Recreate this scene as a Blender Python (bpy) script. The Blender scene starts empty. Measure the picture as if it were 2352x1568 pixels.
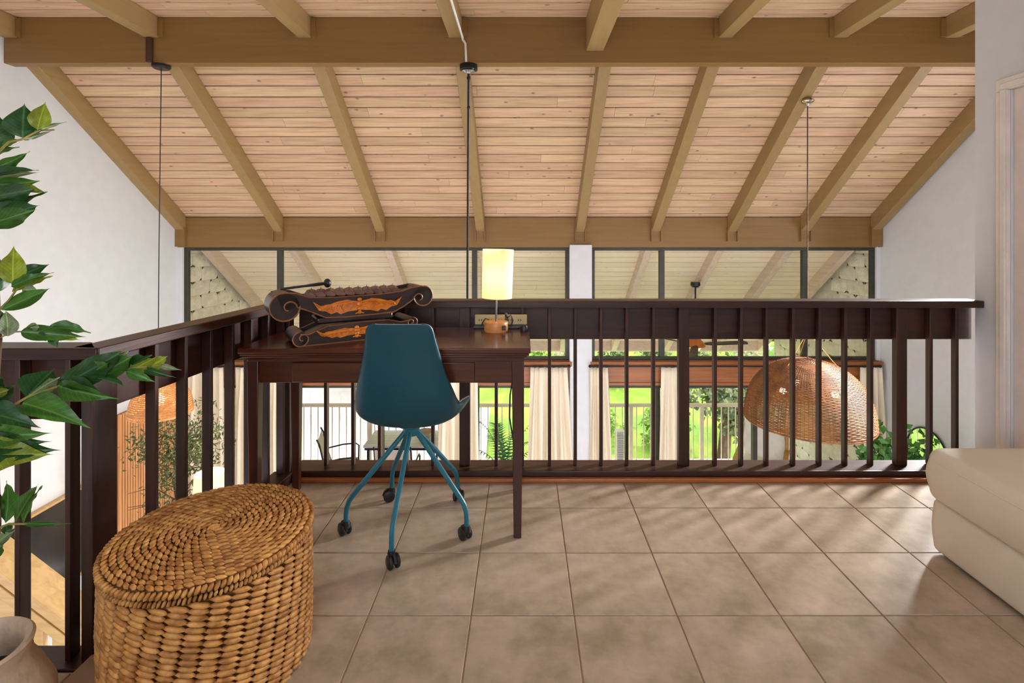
import bpy, math, random
from mathutils import Vector, Matrix
from math import sin, cos, pi, radians, atan2, sqrt
random.seed(7)
S = bpy.context.scene
COL = S.collection
F, CX, HY, H = 1196.0, 1202.0, 542.0, 1.24   # focal length in pixels, principal point, eye height above the loft floor

# ---------------------------------------------------------------- camera, world, lights, exposure
cam_data = bpy.data.cameras.new('camera'); cam = bpy.data.objects.new('camera', cam_data); COL.objects.link(cam)
cam_data.sensor_width = 36; cam_data.lens = 36*F/2352
cam_data.shift_x = -(CX-1176)/2352; cam_data.shift_y = -(784-HY)/2352
cam_data.clip_start = .05; cam_data.clip_end = 300
cam.location = (0, 0, H); cam.rotation_euler = (pi/2, 0, 0)
S.camera = cam
S.view_settings.view_transform = 'Standard'; S.view_settings.look = 'None'
S.view_settings.gamma = 1; S.view_settings.use_curve_mapping = False
S.view_settings.exposure = 0.0
w = bpy.data.worlds.new('world'); S.world = w; w.use_nodes = True
bgn = w.node_tree.nodes['Background']
sky = w.node_tree.nodes.new('ShaderNodeTexSky'); sky.sky_type = 'NISHITA'
sky.sun_disc = False; sky.sun_elevation = radians(50); sky.sun_rotation = radians(130); sky.air_density = 1.2; sky.dust_density = 3
mx = w.node_tree.nodes.new('ShaderNodeMix'); mx.data_type = 'RGBA'; mx.inputs[0].default_value = .6
mx.inputs[7].default_value = (.85, .9, 1, 1)
ml = w.node_tree.nodes.new('ShaderNodeVectorMath'); ml.operation = 'SCALE'; ml.inputs[3].default_value = .12
w.node_tree.links.new(sky.outputs[0], ml.inputs[0]); w.node_tree.links.new(ml.outputs[0], mx.inputs[6])
w.node_tree.links.new(mx.outputs[2], bgn.inputs[0]); bgn.inputs[1].default_value = 7.6

def area(name, loc, rot, sx, sy, power, color=(1, 1, 1)):
    l = bpy.data.lights.new(name, 'AREA'); l.shape = 'RECTANGLE'; l.size = sx; l.size_y = sy; l.energy = power; l.color = color
    o = bpy.data.objects.new(name, l); COL.objects.link(o); o.location = loc; o.rotation_euler = rot
    return o
sun = bpy.data.lights.new('sun', 'SUN'); sun.energy = 6.5; sun.angle = radians(3); sun.color = (1, .95, .86)
so = bpy.data.objects.new('sun', sun); COL.objects.link(so); so.rotation_euler = (radians(-44), 0, radians(-38))
# added fill light behind the camera, standing in for window daylight
area('window_light_back', (-.3, -1.95, 1.75), (radians(90), 0, 0), 2.6, 1.3, 5, (.96, .98, 1))
# added area light following the shadow direction, unseen behind the near right wall
sl_ = area('window_light_side', (4.66, 4.68, 1.55), (0, radians(68), radians(24)), 1.3, .6, 225, (.98, .98, 1)); sl_.data.spread = radians(95)
# added upward fill light above the lower floor, imitating a sunlit floor
area('uplight_floor', (.0, 4.6, -2.6), (pi, 0, 0), 7.6, 3.0, 84, (.97, .98, 1))
# added downward fill light under the closed flat loft ceiling
area('skylight', (.7, -.6, 3.12), (0, 0, 0), 2.4, 1.6, 27, (.97, .98, 1))

# ---------------------------------------------------------------- helpers
def px(x, y, Y): return Vector(((x-CX)/F*Y, Y, H-(y-HY)/F*Y))
def srgb(r, g, b):
    def c(v):
        v /= 255.
        return v/12.92 if v <= .04045 else ((v+.055)/1.055)**2.4
    return (c(r), c(g), c(b), 1)

class N:
    def __init__(s, name):
        s.m = bpy.data.materials.new(name); s.m.use_nodes = True
        s.t = s.m.node_tree; s.b = s.t.nodes['Principled BSDF']
    def n(s, ty, **k):
        o = s.t.nodes.new(ty)
        for a, v in k.items(): setattr(o, a, v)
        return o
    def l(s, a, b): s.t.links.new(a, b)

def mat(name, c1, c2=None, rough=.5, metal=0, scale=8, bump=0, bscale=60, vary=0, detail=3, spec=.5, emit=None, estr=0, coat=0, sheen=0, stretch=None):
    q = N(name); b = q.b
    b.inputs['Roughness'].default_value = rough; b.inputs['Metallic'].default_value = metal
    b.inputs['Specular IOR Level'].default_value = spec
    if coat: b.inputs['Coat Weight'].default_value = coat; b.inputs['Coat Roughness'].default_value = .12
    if sheen: b.inputs['Sheen Weight'].default_value = sheen
    if emit: b.inputs['Emission Color'].default_value = emit; b.inputs['Emission Strength'].default_value = estr
    if c2 is None: c2 = tuple(min(1, v*1.12) for v in c1[:3])+(1,)
    tc = q.n('ShaderNodeTexCoord'); oi = q.n('ShaderNodeObjectInfo')
    add = q.n('ShaderNodeVectorMath', operation='MULTIPLY_ADD')
    cmb = q.n('ShaderNodeCombineXYZ')
    for i in range(3): q.l(oi.outputs['Random'], cmb.inputs[i])
    q.l(cmb.outputs[0], add.inputs[0]); add.inputs[1].default_value = (37, 91, 53); q.l(tc.outputs['Object'], add.inputs[2])
    vec = add.outputs[0]
    mp = q.n('ShaderNodeMapping'); mp.inputs['Scale'].default_value = stretch or (1, 1, 1); q.l(vec, mp.inputs[0]); vec = mp.outputs[0]
    nz = q.n('ShaderNodeTexNoise'); nz.inputs['Scale'].default_value = scale; nz.inputs['Detail'].default_value = detail
    q.l(vec, nz.inputs[0])
    rp = q.n('ShaderNodeValToRGB'); rp.color_ramp.elements[0].color = c1; rp.color_ramp.elements[1].color = c2
    rp.color_ramp.elements[0].position = .35; rp.color_ramp.elements[1].position = .65
    q.l(nz.outputs[0], rp.inputs[0]); out = rp.outputs[0]
    if vary:
        hsv = q.n('ShaderNodeHueSaturation'); mr = q.n('ShaderNodeMapRange')
        mr.inputs[3].default_value = 1-vary; mr.inputs[4].default_value = 1+vary
        q.l(oi.outputs['Random'], mr.inputs[0]); q.l(mr.outputs[0], hsv.inputs['Value']); q.l(out, hsv.inputs['Color']); out = hsv.outputs[0]
    q.l(out, b.inputs['Base Color'])
    if bump:
        n2 = q.n('ShaderNodeTexNoise'); n2.inputs['Scale'].default_value = bscale; n2.inputs['Detail'].default_value = 4; q.l(vec, n2.inputs[0])
        bp = q.n('ShaderNodeBump'); bp.inputs['Strength'].default_value = bump; bp.inputs['Distance'].default_value = .01
        q.l(n2.outputs[0], bp.inputs['Height']); q.l(bp.outputs[0], b.inputs['Normal'])
    q.out = out
    return q.m

def wood(name, dark, light, axis='x', rough=.45, grain=1.0, knots=0, vary=.1, bump=.15, coat=0, spec=.5, hue=0):
    q = N(name); b = q.b
    b.inputs['Roughness'].default_value = rough; b.inputs['Specular IOR Level'].default_value = spec
    if coat: b.inputs['Coat Weight'].default_value = coat; b.inputs['Coat Roughness'].default_value = .15
    tc = q.n('ShaderNodeTexCoord'); oi = q.n('ShaderNodeObjectInfo')
    cmb = q.n('ShaderNodeCombineXYZ')
    for i in range(3): q.l(oi.outputs['Random'], cmb.inputs[i])
    add = q.n('ShaderNodeVectorMath', operation='MULTIPLY_ADD'); q.l(cmb.outputs[0], add.inputs[0])
    add.inputs[1].default_value = (37, 91, 53); q.l(tc.outputs['Object'], add.inputs[2])
    mp = q.n('ShaderNodeMapping'); sc = {'x': (2.2, 38, 38), 'y': (38, 2.2, 38), 'z': (38, 38, 2.2)}[axis]
    mp.inputs['Scale'].default_value = tuple(v*grain for v in sc); q.l(add.outputs[0], mp.inputs[0])
    nz = q.n('ShaderNodeTexNoise'); nz.inputs['Scale'].default_value = 1; nz.inputs['Detail'].default_value = 5; nz.inputs['Distortion'].default_value = .6
    q.l(mp.outputs[0], nz.inputs[0])
    rp = q.n('ShaderNodeValToRGB'); rp.color_ramp.elements[0].color = dark; rp.color_ramp.elements[1].color = light
    rp.color_ramp.elements[0].position = .3; rp.color_ramp.elements[1].position = .62
    q.l(nz.outputs[0], rp.inputs[0]); out = rp.outputs[0]
    if knots:
        m2 = q.n('ShaderNodeMapping'); s2 = {'x': (4.6, 8.5, 8.5), 'y': (7.5, 3.2, 7.5), 'z': (7.5, 7.5, 3.2)}[axis]
        m2.inputs['Scale'].default_value = s2; q.l(add.outputs[0], m2.inputs[0])
        vo = q.n('ShaderNodeTexVoronoi'); vo.inputs['Scale'].default_value = 1; q.l(m2.outputs[0], vo.inputs['Vector'])
        kr = q.n('ShaderNodeValToRGB'); kr.color_ramp.elements[0].position = .035; kr.color_ramp.elements[0].color = (1, 1, 1, 1)
        kr.color_ramp.elements[1].position = .13; kr.color_ramp.elements[1].color = (0, 0, 0, 1); q.l(vo.outputs['Distance'], kr.inputs[0])
        mxx = q.n('ShaderNodeMix', data_type='RGBA'); mk = q.n('ShaderNodeMath', operation='MULTIPLY'); mk.inputs[1].default_value = knots
        q.l(kr.outputs[0], mk.inputs[0]); q.l(mk.outputs[0], mxx.inputs[0]); q.l(out, mxx.inputs[6])
        mxx.inputs[7].default_value = (dark[0]*.22, dark[1]*.16, dark[2]*.14, 1); out = mxx.outputs[2]
    hsv = q.n('ShaderNodeHueSaturation'); mr = q.n('ShaderNodeMapRange'); mr.inputs[3].default_value = 1-vary; mr.inputs[4].default_value = 1+vary
    q.l(oi.outputs['Random'], mr.inputs[0]); q.l(mr.outputs[0], hsv.inputs['Value']); q.l(out, hsv.inputs['Color'])
    if hue:
        wn = q.n('ShaderNodeTexWhiteNoise', noise_dimensions='1D'); q.l(oi.outputs['Random'], wn.inputs['W'])
        m3 = q.n('ShaderNodeMapRange'); m3.inputs[3].default_value = .5-hue; m3.inputs[4].default_value = .5+hue
        q.l(wn.outputs[0], m3.inputs[0]); q.l(m3.outputs[0], hsv.inputs['Hue'])
    q.l(hsv.outputs[0], b.inputs['Base Color'])
    if bump:
        bp = q.n('ShaderNodeBump'); bp.inputs['Strength'].default_value = bump; bp.inputs['Distance'].default_value = .004
        q.l(nz.outputs[0], bp.inputs['Height']); q.l(bp.outputs[0], b.inputs['Normal'])
    return q.m

def glass_mat(name, tint=(1, 1, 1, 1), refl=.06):
    q = N(name); q.t.nodes.remove(q.b)
    tr = q.n('ShaderNodeBsdfTransparent'); tr.inputs[0].default_value = tint
    gl = q.n('ShaderNodeBsdfGlossy'); gl.inputs['Roughness'].default_value = .02
    lw = q.n('ShaderNodeLayerWeight'); lw.inputs[0].default_value = refl
    mxs = q.n('ShaderNodeMixShader'); q.l(lw.outputs['Fresnel'], mxs.inputs[0]); q.l(tr.outputs[0], mxs.inputs[1]); q.l(gl.outputs[0], mxs.inputs[2])
    q.l(mxs.outputs[0], q.t.nodes['Material Output'].inputs[0])
    return q.m

class MB:
    def __init__(s): s.v = []; s.f = []
    def box(s, x0, x1, y0, y1, z0, z1, M=None):
        k = len(s.v); P = [(x, y, z) for z in (z0, z1) for y in (y0, y1) for x in (x0, x1)]
        if M is not None: P = [tuple(M @ Vector(p)) for p in P]
        s.v += P; s.f += [[k+i for i in q] for q in ((0, 2, 3, 1), (4, 5, 7, 6), (0, 1, 5, 4), (2, 6, 7, 3), (0, 4, 6, 2), (1, 3, 7, 5))]
        return s
    def hexa(s, P):   # 8 points: bottom 4 ccw, top 4 ccw
        k = len(s.v); s.v += [tuple(p) for p in P]
        s.f += [[k+i for i in q] for q in ((3, 2, 1, 0), (4, 5, 6, 7), (0, 1, 5, 4), (1, 2, 6, 5), (2, 3, 7, 6), (3, 0, 4, 7))]
        return s
    def prism(s, poly, a, b, axis='y', M=None):
        k = len(s.v); n = len(poly)
        def P(u, v, t): return {'y': (u, t, v), 'x': (t, u, v), 'z': (u, v, t)}[axis]
        A = [P(u, v, a) for u, v in poly]+[P(u, v, b) for u, v in poly]
        if M is not None: A = [tuple(M @ Vector(p)) for p in A]
        s.v += A; s.f += [[k+i for i in range(n)], [k+n+i for i in reversed(range(n))]]
        s.f += [[k+i, k+n+i, k+n+(i+1) % n, k+(i+1) % n] for i in range(n)]
        return s
    def tube(s, pts, r, n=8, cap=True, closed=False):
        pts = [Vector(p) for p in pts]; m = len(pts); k = len(s.v)
        rr = r if isinstance(r, (list, tuple)) else [r]*m
        up = None
        for i, p in enumerate(pts):
            if closed: d = pts[(i+1) % m]-pts[i-1]
            else: d = pts[min(i+1, m-1)]-pts[max(i-1, 0)]
            d.normalize()
            if up is None: up = Vector((0, 0, 1)) if abs(d.z) < .9 else Vector((1, 0, 0))
            a = d.cross(up)
            if a.length < 1e-6: a = d.orthogonal()
            a.normalize(); b = a.cross(d); up = b
            for j in range(n):
                t = 2*pi*j/n; s.v.append(tuple(p+(a*cos(t)+b*sin(t))*rr[i]))
        for i in range(m if closed else m-1):
            i2 = (i+1) % m
            for j in range(n):
                j2 = (j+1) % n; s.f.append([k+i*n+j, k+i*n+j2, k+i2*n+j2, k+i2*n+j])
        if cap and not closed:
            s.f.append([k+j for j in reversed(range(n))]); s.f.append([k+(m-1)*n+j for j in range(n)])
        return s
    def lathe(s, prof, n=24, c=(0, 0, 0), M=None):
        k = len(s.v); m = len(prof)
        for r, z in prof:
            for j in range(n):
                t = 2*pi*j/n; p = Vector((c[0]+r*cos(t), c[1]+r*sin(t), c[2]+z))
                s.v.append(tuple(M @ p if M is not None else p))
        for i in range(m-1):
            for j in range(n):
                j2 = (j+1) % n; s.f.append([k+i*n+j, k+i*n+j2, k+(i+1)*n+j2, k+(i+1)*n+j])
        if prof[0][0] > 1e-4: s.f.append([k+j for j in reversed(range(n))])
        if prof[-1][0] > 1e-4: s.f.append([k+(m-1)*n+j for j in range(n)])
        return s
    def ball(s, c, r, n=12, m=8, M=None):
        rx, ry, rz = r if isinstance(r, (tuple, list)) else (r, r, r)
        k = len(s.v); M = M or Matrix.Identity(3); c = Vector(c)
        s.v.append(tuple(c+M @ Vector((0, 0, -rz))))
        for i in range(1, m):
            a = -pi/2+pi*i/m
            for j in range(n):
                t = 2*pi*j/n; s.v.append(tuple(c+M @ Vector((rx*cos(a)*cos(t), ry*cos(a)*sin(t), rz*sin(a)))))
        s.v.append(tuple(c+M @ Vector((0, 0, rz)))); e = len(s.v)-1
        for j in range(n):
            j2 = (j+1) % n; s.f.append([k, k+1+j2, k+1+j]); s.f.append([e, e-n+j, e-n+j2])
        for i in range(m-2):
            for j in range(n):
                j2 = (j+1) % n; a = k+1+i*n; s.f.append([a+j, a+j2, a+n+j2, a+n+j])
        return s
    def mesh(s, name, m, sharp=35):
        me = bpy.data.meshes.new(name); me.from_pydata(s.v, [], s.f); me.update()
        if m: me.materials.append(m)
        me.polygons.foreach_set('use_smooth', [True]*len(me.polygons)); me.set_sharp_from_angle(angle=radians(sharp))
        return me
    def build(s, name, m, parent=None, bevel=0, sharp=35, kind=None, loc=None):
        me = s.mesh(name, m, sharp); o = bpy.data.objects.new(name, me); COL.objects.link(o)
        if parent: o.parent = parent
        if loc is not None: o.location = loc
        if bevel:
            bv = o.modifiers.new('bevel', 'BEVEL'); bv.width = bevel; bv.segments = 2; bv.limit_method = 'ANGLE'
        if kind: o['kind'] = kind
        return o
def tag(o, label=None, cat=None, group=None, kind=None):
    if label: o['label'] = label
    if cat: o['category'] = cat
    if group: o['group'] = group
    if kind: o['kind'] = kind
    return o
def thing(name, loc, label, cat, group=None, rz=0):
    o = bpy.data.objects.new(name, None); COL.objects.link(o); o.location = loc; o.rotation_euler.z = rz; o.empty_display_size = .1
    return tag(o, label, cat, group)
def struct(o, label=None, cat=None):
    o['kind'] = 'structure'; return tag(o, label, cat)
def copy_tree(o, parent=None):
    c = o.copy(); COL.objects.link(c); c.parent = parent
    for ch in list(o.children): copy_tree(ch, c)
    return c

# ---------------------------------------------------------------- materials
M = {}
M['wall'] = mat('white_wall_paint', srgb(214, 216, 218), srgb(218, 220, 222), rough=.75, bump=.04, bscale=90)
M['wall_r'] = mat('white_wall_paint_smooth', srgb(214, 215, 220), srgb(218, 219, 224), rough=.7, bump=.03, bscale=90)
M['plank'] = wood('whitewashed_pine', srgb(194, 158, 124), srgb(220, 187, 153), 'x', .62, 1, .8, .09, .1, hue=.008)
M['joint'] = mat('shadowed_joint_board', srgb(58, 36, 22), rough=.9)  # dark brown backing that shows in the gaps between planks
M['plank_out'] = wood('pale_porch_pine', srgb(232, 212, 178), srgb(244, 228, 200), 'x', .7, 1, .3, .06, .1)
M['beam'] = wood('tan_painted_timber', srgb(132, 97, 50), srgb(139, 104, 55), 'x', .5, .6, .1, .03, .1)
M['rafter'] = wood('tan_painted_rafter', srgb(150, 121, 76), srgb(157, 128, 83), 'y', .5, .6, .15, .04, .1)
M['rafter_out'] = wood('pale_porch_rafter', srgb(205, 180, 158), srgb(218, 196, 176), 'y', .6, .6, .1, .04, .1)
M['rail'] = wood('dark_stained_rail', srgb(34, 15, 8), srgb(62, 28, 15), 'x', .42, 1, 0, .15, .2, coat=.1)
M['rail_y'] = wood('dark_stained_side_rail', srgb(34, 15, 8), srgb(62, 28, 15), 'y', .42, 1, 0, .15, .2, coat=.1)
M['rail_z'] = wood('dark_stained_baluster', srgb(34, 16, 9), srgb(66, 34, 20), 'z', .45, 1, 0, .18, .25, coat=.05)
M['desk'] = wood('red_brown_desk_wood', srgb(56, 21, 8), srgb(80, 33, 12), 'x', .27, .7, 0, .05, .06, coat=.35)
M['desk_z'] = wood('red_brown_leg_wood', srgb(54, 20, 8), srgb(74, 30, 12), 'z', .34, .7, 0, .05, .06, coat=.2)
M['trimwood'] = wood('orange_brown_header_wood', srgb(142, 84, 44), srgb(168, 104, 58), 'x', .4, .8, 0, .06, .1)
M['quarter'] = wood('orange_shoe_moulding', srgb(150, 82, 34), srgb(176, 102, 48), 'x', .35, .8, 0, .04, .1, coat=.3)
M['bronze'] = mat('dark_bronze_frame', srgb(58, 56, 48), srgb(66, 64, 56), rough=.45, metal=.3)
M['glass'] = glass_mat('window_glass')
M['teal'] = mat('teal_plastic', srgb(2, 66, 80), srgb(4, 70, 84), rough=.45)
M['teal_metal'] = mat('teal_powder_coat', srgb(22, 100, 116), srgb(26, 106, 122), rough=.35)
M['grey_seat'] = mat('pale_grey_plastic', srgb(176, 174, 170), rough=.5)
M['black'] = mat('black_plastic', srgb(26, 22, 22), srgb(34, 30, 29), rough=.4)
M['black_metal'] = mat('black_metal', srgb(24, 26, 30), srgb(30, 32, 36), rough=.35, metal=.4)
M['silver'] = mat('brushed_silver_metal', srgb(176, 176, 180), rough=.25, metal=1)
M['chrome'] = mat('warm_nickel', srgb(190, 180, 165), rough=.2, metal=1)
M['conduit'] = mat('white_painted_conduit', srgb(215, 212, 208), rough=.4)
M['leather'] = mat('cream_leather', srgb(232, 218, 196), srgb(236, 223, 202), rough=.45, bump=.05, bscale=140, sheen=.1)
M['concrete'] = mat('beige_concrete_pot', srgb(172, 148, 124), srgb(200, 178, 152), rough=.85, bump=.4, bscale=40, scale=14)
M['soil'] = mat('dark_soil', srgb(28, 22, 18), srgb(46, 36, 28), rough=.95, bump=.8, bscale=80)
M['bark'] = mat('brown_bark', srgb(66, 44, 32), srgb(96, 70, 48), rough=.8, bump=.4, bscale=60)
M['stem'] = mat('olive_green_stem', srgb(120, 112, 50), srgb(150, 130, 66), rough=.6)
M['curtain'] = mat('cream_linen', srgb(226, 212, 188), srgb(236, 224, 204), rough=.9, bump=.15, bscale=200, stretch=(1, 1, .1))
M['lower_floor'] = mat('pale_tile_floor', srgb(205, 196, 184), srgb(214, 206, 196), rough=.4)
M['slat'] = wood('orange_oak_slat', srgb(196, 134, 84), srgb(222, 164, 112), 'z', .5, .8, 0, .08, .1)
M['felt'] = mat('dark_brown_felt', srgb(120, 72, 42), rough=.9)
M['screen'] = mat('glossy_dark_screen', srgb(34, 31, 32), rough=.18, spec=.8)
M['lightwood'] = wood('blond_stair_wood', srgb(176, 140, 88), srgb(196, 162, 110), 'x', .4, .7, 0, .05, .08)
M['grout'] = mat('brown_grout', srgb(160, 130, 106), srgb(174, 144, 118), rough=.9)
M['deck'] = mat('pale_deck', srgb(214, 206, 198), srgb(226, 220, 214), rough=.8)
M['cream_paint'] = mat('cream_railing_paint', srgb(232, 216, 202), rough=.5)
M['white_board'] = mat('white_board_fence', srgb(240, 236, 236), rough=.6)
M['sling'] = mat('grey_sling_fabric', srgb(190, 176, 168), rough=.8)
M['white_fabric'] = mat('white_fabric', srgb(245, 240, 236), rough=.9)
M['goldwood'] = wood('golden_teak', srgb(180, 128, 60), srgb(205, 156, 84), 'z', .5)
M['rattan_strip'] = mat('brown_rattan', srgb(104, 60, 26), srgb(152, 98, 48), rough=.6, scale=9, vary=.08, stretch=(1, 1, .25))
M['rattan_or'] = mat('orange_rattan', srgb(196, 132, 72), srgb(224, 164, 104), rough=.6, scale=20)
M['carve_dark'] = wood('black_brown_carved_wood', srgb(26, 15, 11), srgb(46, 27, 20), 'x', .36, 1, 0, .05, .1, coat=.15)
M['carve_edge'] = mat('brown_carved_edge', srgb(122, 74, 42), srgb(146, 92, 54), rough=.4)
M['carve_gold'] = mat('orange_gilt_carving', srgb(196, 100, 14), srgb(226, 128, 28), rough=.32, coat=.3, scale=30)
M['key'] = mat('brown_instrument_key', srgb(74, 44, 32), srgb(112, 68, 48), rough=.4, scale=25)
M['power'] = mat('beige_power_strip', srgb(176, 156, 112), rough=.5)
M['lampwood'] = wood('honey_lamp_base', srgb(200, 130, 66), srgb(220, 152, 84), 'x', .35, .8, 0, 0, .05)
M['asphalt'] = mat('pale_driveway', srgb(140, 140, 152), srgb(160, 160, 170), rough=.9)
M['hat'] = mat('copper_lamp_shade', srgb(206, 128, 66), rough=.35, metal=.5)
M['mirror'] = mat('mirror_glass', (.7, .72, .72, 1), rough=.03, metal=1)
M['fixture'] = mat('white_fixture', srgb(235, 232, 228), rough=.5)
M['door'] = mat('pinkish_door_paint', srgb(222, 208, 200), rough=.5)
M['casing'] = mat('cream_door_casing', srgb(226, 218, 212), rough=.45)
M['bulb'] = mat('glowing_bulb', srgb(255, 240, 210), emit=(1, .85, .62, 1), estr=14)

def tile_mat():
    q = N('beige_ceramic_tile'); b = q.b; b.inputs['Roughness'].default_value = .28; b.inputs['Specular IOR Level'].default_value = .5
    tc = q.n('ShaderNodeTexCoord'); oi = q.n('ShaderNodeObjectInfo'); geo = q.n('ShaderNodeNewGeometry')
    n1 = q.n('ShaderNodeTexNoise'); n1.inputs['Scale'].default_value = 5.5; n1.inputs['Detail'].default_value = 6; n1.inputs['Roughness'].default_value = .62
    cmb = q.n('ShaderNodeCombineXYZ'); q.l(oi.outputs['Random'], cmb.inputs[2])
    ad = q.n('ShaderNodeVectorMath', operation='MULTIPLY_ADD'); ad.inputs[1].default_value = (0, 0, 40); q.l(cmb.outputs[0], ad.inputs[0]); q.l(geo.outputs['Position'], ad.inputs[2])
    q.l(ad.outputs[0], n1.inputs[0])
    rp = q.n('ShaderNodeValToRGB'); e = rp.color_ramp.elements
    e[0].position = .3; e[0].color = srgb(156, 138, 112); e[1].position = .72; e[1].color = srgb(198, 175, 154)
    m_ = e.new(.52); m_.color = srgb(180, 161, 139)
    q.l(n1.outputs[0], rp.inputs[0])
    n2 = q.n('ShaderNodeTexNoise'); n2.inputs['Scale'].default_value = 26; n2.inputs['Detail'].default_value = 5; q.l(ad.outputs[0], n2.inputs[0])
    mr = q.n('ShaderNodeMapRange'); mr.inputs[1].default_value = .3; mr.inputs[2].default_value = .7; mr.inputs[3].default_value = .9; mr.inputs[4].default_value = 1.08
    q.l(n2.outputs[0], mr.inputs[0]); hs = q.n('ShaderNodeHueSaturation'); q.l(mr.outputs[0], hs.inputs['Value']); q.l(rp.outputs[0], hs.inputs['Color'])
    q.l(hs.outputs[0], b.inputs['Base Color'])
    bp = q.n('ShaderNodeBump'); bp.inputs['Strength'].default_value = .06; bp.inputs['Distance'].default_value = .004
    q.l(n2.outputs[0], bp.inputs['Height']); q.l(bp.outputs[0], b.inputs['Normal'])
    return q.m
M['tile'] = tile_mat()

def leaf_mat(name, a, c, trans=.25, rib=False):
    m = mat(name, a, c, rough=.38, scale=5, vary=.16); q = m.node_tree
    b = q.nodes['Principled BSDF']; o = q.nodes['Material Output']
    src = b.inputs['Base Color'].links[0].from_socket
    if rib:   # pale midrib along the leaf's own axis and faint side veins
        tc = q.nodes.new('ShaderNodeTexCoord'); sx = q.nodes.new('ShaderNodeSeparateXYZ'); q.links.new(tc.outputs['Object'], sx.inputs[0])
        ab = q.nodes.new('ShaderNodeMath'); ab.operation = 'ABSOLUTE'; q.links.new(sx.outputs[1], ab.inputs[0])
        mr = q.nodes.new('ShaderNodeMapRange'); mr.inputs[1].default_value = .012; mr.inputs[2].default_value = .04; mr.inputs[3].default_value = .75; mr.inputs[4].default_value = 0
        q.links.new(ab.outputs[0], mr.inputs[0])
        ma = q.nodes.new('ShaderNodeMath'); ma.operation = 'MULTIPLY_ADD'; ma.inputs[1].default_value = -.55; q.links.new(ab.outputs[0], ma.inputs[0]); q.links.new(sx.outputs[0], ma.inputs[2])
        sn = q.nodes.new('ShaderNodeMath'); sn.operation = 'SINE'; m7 = q.nodes.new('ShaderNodeMath'); m7.operation = 'MULTIPLY'; m7.inputs[1].default_value = 62
        q.links.new(ma.outputs[0], m7.inputs[0]); q.links.new(m7.outputs[0], sn.inputs[0])
        m8 = q.nodes.new('ShaderNodeMapRange'); m8.inputs[1].default_value = .8; m8.inputs[2].default_value = 1; m8.inputs[3].default_value = 0; m8.inputs[4].default_value = .28; q.links.new(sn.outputs[0], m8.inputs[0])
        mm = q.nodes.new('ShaderNodeMath'); mm.operation = 'MAXIMUM'; q.links.new(mr.outputs[0], mm.inputs[0]); q.links.new(m8.outputs[0], mm.inputs[1])
        mc = q.nodes.new('ShaderNodeMix'); mc.data_type = 'RGBA'; q.links.new(mm.outputs[0], mc.inputs[0]); q.links.new(src, mc.inputs[6])
        mc.inputs[7].default_value = tuple(min(1, v*1.9+.03) for v in c[:3])+(1,); src = mc.outputs[2]; q.links.new(src, b.inputs['Base Color'])
    t = q.nodes.new('ShaderNodeBsdfTranslucent'); q.links.new(src, t.inputs[0])
    mxx = q.nodes.new('ShaderNodeMixShader'); mxx.inputs[0].default_value = trans
    q.links.new(b.outputs[0], mxx.inputs[1]); q.links.new(t.outputs[0], mxx.inputs[2]); q.links.new(mxx.outputs[0], o.inputs[0])
    return m
M['leaf0'] = leaf_mat('dark_green_leaf', srgb(26, 62, 26), srgb(38, 80, 34), rib=True)
M['leaf1'] = leaf_mat('mid_green_leaf', srgb(48, 90, 28), srgb(64, 108, 36), rib=True)
M['leaf2'] = leaf_mat('yellow_green_leaf', srgb(104, 120, 26), srgb(126, 140, 38), rib=True)
M['leaf3'] = leaf_mat('pale_leaf_underside', srgb(96, 116, 78), srgb(128, 144, 100), rib=True)
M['olive'] = leaf_mat('grey_green_olive_leaf', srgb(70, 92, 52), srgb(112, 128, 80))
M['ivy'] = leaf_mat('fresh_green_house_leaf', srgb(50, 112, 44), srgb(100, 156, 70))
M['bush'] = leaf_mat('sunlit_bush_leaf', srgb(96, 140, 40), srgb(150, 172, 74), .35)  # yellow-green leaf tone of the hillside bushes
M['tree'] = leaf_mat('tree_leaf', srgb(72, 90, 52), srgb(150, 152, 110), .35)
M['palm'] = leaf_mat('palm_leaf', srgb(62, 120, 78), srgb(110, 156, 112), .3)
M['grass'] = mat('bright_grass', srgb(84, 122, 22), srgb(132, 152, 46), rough=.9, scale=1.4, bump=1, bscale=14, detail=8)

# sheer drum shades lit by real bulbs inside
def shade_mat(name, col, emit, st, trans=.5):
    q = N(name); b = q.b; b.inputs['Base Color'].default_value = col; b.inputs['Roughness'].default_value = .9
    b.inputs['Emission Color'].default_value = emit; b.inputs['Emission Strength'].default_value = st
    t = q.n('ShaderNodeBsdfTranslucent'); t.inputs[0].default_value = col
    mxx = q.n('ShaderNodeMixShader'); mxx.inputs[0].default_value = trans
    q.l(b.outputs[0], mxx.inputs[1]); q.l(t.outputs[0], mxx.inputs[2]); q.l(mxx.outputs[0], q.t.nodes['Material Output'].inputs[0])
    return q.m
M['shade'] = shade_mat('lit_linen_shade', srgb(255, 246, 222), (1, .78, .36, 1), .26, .65)
M['shade2'] = shade_mat('lit_cream_shade', srgb(255, 235, 205), (1, .62, .32, 1), .35, .5)

# ---------------------------------------------------------------- geometry of the building
LF = -2.8                 # lower floor level
ZC = 3.18                 # flat loft ceiling
YB = 4.61                 # ridge-side beam front face
YF = 6.92                 # far beam front face
C0 = 6300.0; PITCH = 863/1196.0
def slope(Y): return 1.24+C0/F-PITCH*Y        # underside of the sloping planks
SA = math.atan(PITCH)
XL, XR = -4.60, 4.75

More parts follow.
